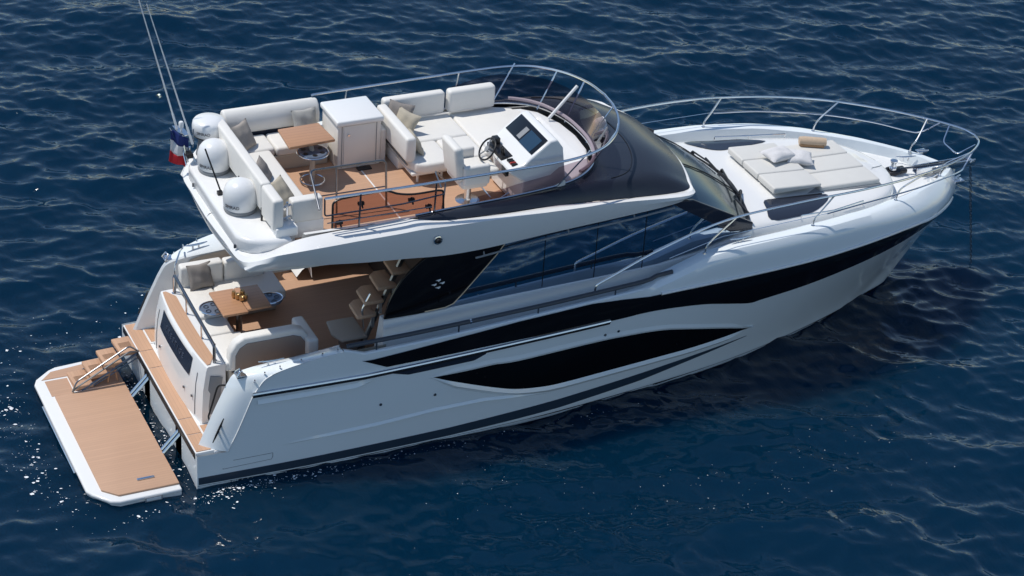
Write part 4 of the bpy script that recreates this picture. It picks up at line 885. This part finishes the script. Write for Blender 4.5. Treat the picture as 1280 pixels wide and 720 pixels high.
# ensign: three bands on a short staff, hanging in soft folds
b = T(); b.tube([(.96, 1.46, 4.0), (.73, 1.51, 4.54)], .010, 6); FLAG = b.build('ensign', CHROME, None); tag(FLAG, 'small blue, white and red flag hanging from its staff on the flybridge stern', 'flag')
for k, m in enumerate((FBLUE, FWHITE, FRED)):
    g = []
    for i in range(7):
        u = (k + i / 6) / 3; row = []
        for j in range(7):
            v = j / 6; row.append((.74 - .03 * u + .26 * v + .02 * math.sin(7 * v + 3 * u), 1.50 - .12 * v + .03 * u + .03 * math.sin(9 * v), 4.50 - .56 * u - .12 * v + .015 * math.sin(5 * v + 4 * u)))
        g.append(row)
    b = T(); b.sheet(g); b.build(['blue_band', 'white_band', 'red_band'][k], m, FLAG, solid=.004)
# slanting black rod on the dome deck
b = T(); b.tube([(1.14, .10, 4.0), (.98, .42, 4.66)], .014, 8); b.box(1.08, 1.16, .08, .15, 3.97, 4.03); b.build('slanting_rod', BLKP, YACHT)
for y in (.9, -1.2): rod((.93, y, 3.74), (.93, y, 3.80), .02, 'lip_stud', DSTEEL, FLY)
# searchlight ahead of the windscreen
b = T(); b.lathe([(0, 0), (.08, 0), (.06, .05), (.03, .08), (0, .08)], (7.80, -.02, 4.18), 16); SLT = b.build('searchlight', CHROME, YACHT)
b = T(); b.lathe([(0, -.11), (.065, -.10), (.09, -.05), (.095, .08), (.07, .10), (0, .105)], (7.80, -.02, 4.29), 20, Matrix.Rotation(R(80), 3, 'Y')); b.build('lamp_body', PLASTIC, SLT)
b = T(); b.tube([(7.15, .62, 4.16), (7.62, .55, 4.75)], .028, 8); b.build('folded_mast_light', GEL, FLY)
b = T(); b.lathe([(0, .06), (.03, .055), (.05, .03), (.06, 0)], (4.0, -2.02, 3.77), 16, Matrix.Rotation(math.pi / 2, 3, 'X')); b.build('camera_dome', BLKP, FLY)
b = T(); b.lathe([(.06, .02), (.075, .015), (.08, 0)], (4.0, -2.018, 3.77), 16, Matrix.Rotation(math.pi / 2, 3, 'X')); b.build('camera_ring', CHROME, FLY)

# letters on the transom panel
vs, fs = text_mesh('PRESTIGE', .125, .003, 2.0); b = T(); q = []
for x, y, z in vs:
    yy = -x * 1.0; f = prof(yy); zz = 1.43 + y
    q.append((float(np.interp(zz, [1.27, 1.45, 1.59], [.37 + f - .012, .41 + f * .95 - .014, .435 + f * .9 - .014])) - .006 - z, yy * .968, zz))
b.add(q, fs); b.build('name_lettering', LETTER, TRANSOM, smooth=0)

# ------------------------------------------------------------------ bow rail
BR = [(6.80, 2.20, 2.36), (6.80, 2.20, 2.46), (6.84, 2.20, 2.52), (7.1, 2.19, 2.62), (8.0, 2.15, 2.95), (9.2, 2.10, 3.25), (10.7, 2.05, 3.32), (12.1, 1.90, 3.26), (13.3, 1.62, 3.16), (14.4, 1.18, 3.02), (15.2, .72, 2.90), (15.65, .32, 2.84), (15.78, 0, 2.82)]
pl_ = cr(BR, 6); full = pl_ + my(pl_[:-1][::-1], -1)
b = T(); b.tube(full, .020, 8); BRAIL = b.build('bow_rail', CHROME, YACHT)
for s in (-1, 1):
    for (fx, fy), tx in (((8.9, 2.13), 9.45), ((11.08, 2.08), 11.5), ((13.15, 1.70), 13.6), ((14.75, .84), 15.15)):
        tp = min(pl_, key=lambda p: abs(p[0] - tx)); fz = ztop(fx) + .015; fy = hull_y(fx, ztop(fx)) - .12
        b = T(); b.tube(cr([(fx, s * fy, fz), (fx + .02, s * fy, fz + .12), (fx + .12, s * (fy + .0), fz + .25), (tp[0], s * tp[1], tp[2])], 4), .016, 8); b.lathe([(0, .02), (.035, .02), (.04, 0)], (fx, s * fy, fz - .01), 10); b.build('rail_stanchion', CHROME, BRAIL)
    lo = [(11.3, 2.02, 2.98), (12.2, 1.86, 2.96), (13.4, 1.55, 2.86), (14.3, 1.18, 2.74), (14.9, .86, 2.62), (15.1, .72, 2.64), (15.38, .56, 2.86)]
    b = T(); b.tube(my(cr(lo, 5), s), .014, 6); b.build('lower_rail', CHROME, BRAIL)
    b = T(); b.tube(my([(8.2, 2.12, 2.72), (9.2, 2.1, 2.95), (11.3, 2.03, 2.99)], s), .006, 5); b.build('guard_wire', CHROME, BRAIL)
b = T(); b.tube(rounded([(15.5, .42, 2.86), (15.28, .25, 2.62), (15.28, -.22, 2.60), (15.5, -.42, 2.86)], .1), .014, 6); b.build('bow_step_rail', CHROME, BRAIL)
# grey capping rail on the bulwark amidships
for s in (-1, 1):
    pts = [(x, s * (hull_y(x, ztop(x)) - .05), itp(x, [(2.45, 2.20), (3.5, 2.24), (6, 2.36), (7.2, 2.43), (8.3, 2.49)])) for x in np.linspace(2.45, 8.25, 40)]
    b = T(); b.tube(pts, .038, 8); CR_ = b.build('bulwark_rail', RUB, YACHT)
    for x in (2.95, 4.35, 5.75, 7.15): y = s * (hull_y(x, ztop(x)) - .05); rod((x, y, ztop(x)), (x, y, itp(x, [(2.45, 2.20), (3.5, 2.24), (6, 2.36), (7.2, 2.43), (8.3, 2.49)])), .014, 'rail_post', DSTEEL, CR_)
    rod(pts[14], (pts[14][0] + .03, pts[14][1], pts[14][2]), .042, 'rail_joint', CHROME, CR_)

# ------------------------------------------------------------------ loose pillows and towel
def pillow(name, label, m, loc, size, rot, group=None, fat=.13):
    n = 14; b = T()
    for sgn in (1, -1):
        g = []
        for i in range(n + 1):
            row = []
            for j in range(n + 1):
                u, v = -1 + 2 * i / n, -1 + 2 * j / n; pin = 1 - .10 * (1 - abs(u)) ** 1.0 * (abs(v) ** 3); pin2 = 1 - .10 * (1 - abs(v)) * (abs(u) ** 3)
                h = max(0, (1 - abs(u) ** 2.6)) ** .55 * max(0, (1 - abs(v) ** 2.6)) ** .55
                wr = .012 * math.sin(5 * u + 3 * v + loc[0] * 9) * math.cos(4 * v - 2 * u + loc[1] * 7) * h
                row.append((u * size[0] / 2 * pin2, v * size[1] / 2 * pin, sgn * fat * .5 * h + wr))
            g.append(row)
        b.sheet(g)
    o = b.build(name, m, None, smooth=80); o.location = loc; o.rotation_euler = [R(a) for a in rot]; return tag(o, label, 'pillow', group)
pillow('throw_pillow', 'grey pillow leaning on the port bolster beside the wet bar', mat('silver_linen', (.40, .39, .36), .9, var=.1, vs=40, bump=.003, bs=120), (3.02, 1.40, 4.37), (.45, .42), (68, 0, 4))
pillow('throw_pillow', 'sand pillow with fringe standing in the port aft corner of the flybridge sofa', PILS, (1.86, 1.12, 4.40), (.48, .46), (0, 62, -52))
pillow('throw_pillow', 'grey pillow propped on the aft backrest of the flybridge sofa', PILG, (1.80, -.02, 4.34), (.42, .44), (0, 58, -30))
pillow('throw_pillow', 'grey and cream pillow beside the starboard end cushion of the flybridge sofa', PILB, (1.86, -.70, 4.32), (.44, .42), (0, 50, -50))
pillow('throw_pillow', 'dark grey pillow in the corner of the lounge sofa, behind a beige one', PILG, (4.60, 1.12, 4.38), (.44, .44), (60, 10, -30))
pillow('throw_pillow', 'beige pillow in front of the dark grey one on the lounge sofa', PILB, (4.60, .86, 4.36), (.42, .42), (55, 12, -50))
pillow('throw_pillow', 'beige pillow alone against the aft backrest of the lounge sofa', PILB, (4.52, .22, 4.32), (.42, .44), (0, 62, -8))
pillow('throw_pillow', 'grey pillow leaning on the white backrest behind the cockpit table', PILG, (1.10, 1.12, 1.90), (.44, .44), (66, 0, 6))
pillow('throw_pillow', 'grey pillow lying against the inside of the cockpit bench', PILG, (1.62, -.92, 1.84), (.40, .42), (-62, 0, 0))
pillow('throw_pillow', 'white patterned pillow lying aft on the bow sunpad', PILW, (11.62, .18, 2.99), (.62, .40), (6, 4, 14), fat=.17)
pillow('throw_pillow', 'white patterned pillow lying forward of another one on the bow sunpad', PILW, (12.02, .10, 2.90), (.50, .40), (8, 4, -22), fat=.18)
b = T(); b.tube([(12.42, .76, 0 + 2.85), (12.50, .73, 2.85), (12.80, .60, 2.84), (12.88, .565, 2.84)], [.075, .085, .085, .075], 18)
tw = b.build('rolled_towel', TOWEL, None, smooth=50); tag(tw, 'tan rolled towel lying near the port edge of the bow sunpad', 'towel')
b = T(); b.tube([(12.43, .72, 2.80), (12.83, .55, 2.79)], .05, 12); b.build('towel_fold', TOWELD, tw)

# ------------------------------------------------------------------ foam flecks round the stern; small white flecks off the hull paint sun glints
def foam_glints():
    b = MB()
    def fleck(x, y, r):
        n = random.randint(6, 11); a0 = random.random() * 6.28; el = random.uniform(.25, .8); ro = random.gauss(-.43, .35)
        P = []
        for k in range(n):
            a = a0 + 6.283 * k / n; q = r * random.uniform(.55, 1.25); u, v = q * math.cos(a), q * el * math.sin(a)
            P.append((x + u * math.cos(ro) - v * math.sin(ro), y + u * math.sin(ro) + v * math.cos(ro)))
        X_ = np.array([p[0] for p in P] + [x]); Y_ = np.array([p[1] for p in P] + [y])
        h, dx, dy = sea_h(X_, Y_)
        pts = [(X_[i] + dx[i], Y_[i] + dy[i], h[i] + .014) for i in range(n + 1)]
        b.add(pts, [(i, (i + 1) % n, n) for i in range(n)])
    def cluster(cx, cy, sx, sy, n, r0, r1):
        for _ in range(n):
            fleck(cx + random.gauss(0, sx), cy + random.gauss(0, sy), r0 + (r1 - r0) * .55 * random.random() ** 3)
    for cx, cy, sx, sy, n, r in ((-2.2, -.4, .12, .9, 46, .075), (-2.4, .9, .2, .25, 22, .09), (-2.0, 2.4, .5, .3, 14, .06), (-.7, 2.9, .5, .25, 16, .06), (.6, 3.4, .5, .3, 10, .05), (-1.9, -1.7, .15, .3, 16, .05),
                           (-.14, -.9, .07, .8, 60, .05), (-.1, .9, .08, .4, 20, .04), (.3, -2.45, .3, .1, 26, .06), (1.6, -2.5, .5, .10, 18, .045), (-1.0, -2.5, .5, .1, 18, .05), (-2.9, 0.2, .4, .9, 18, .05), (-1.7, 3.2, .6, .4, 10, .05), (15.4, -2.6, 1.2, .4, 8, .02), (6.0, -4.6, 1.6, .5, 26, .018), (8.5, -5.0, 1.2, .5, 26, .018), (10.5, -4.6, 1.0, .6, 26, .016), (4.5, -3.6, 1.0, .35, 14, .015), (-2.3, .2, .25, 1.2, 60, .03), (.5, -2.32, .35, .05, 50, .05), (1.7, -2.36, .5, .05, 50, .045), (3.4, -2.36, .8, .05, 30, .03), (6.5, -2.3, 1.5, .08, 20, .02)):  # finest clusters off the starboard side stand in for sun glints
        cluster(cx, cy, sx, sy, int(n * 1.7), .005, r)
    o = b.build('sea_foam_glints', FOAM_GLINT, None, smooth=0, recalc=False); o['kind'] = 'stuff'; return o
foam_glints()
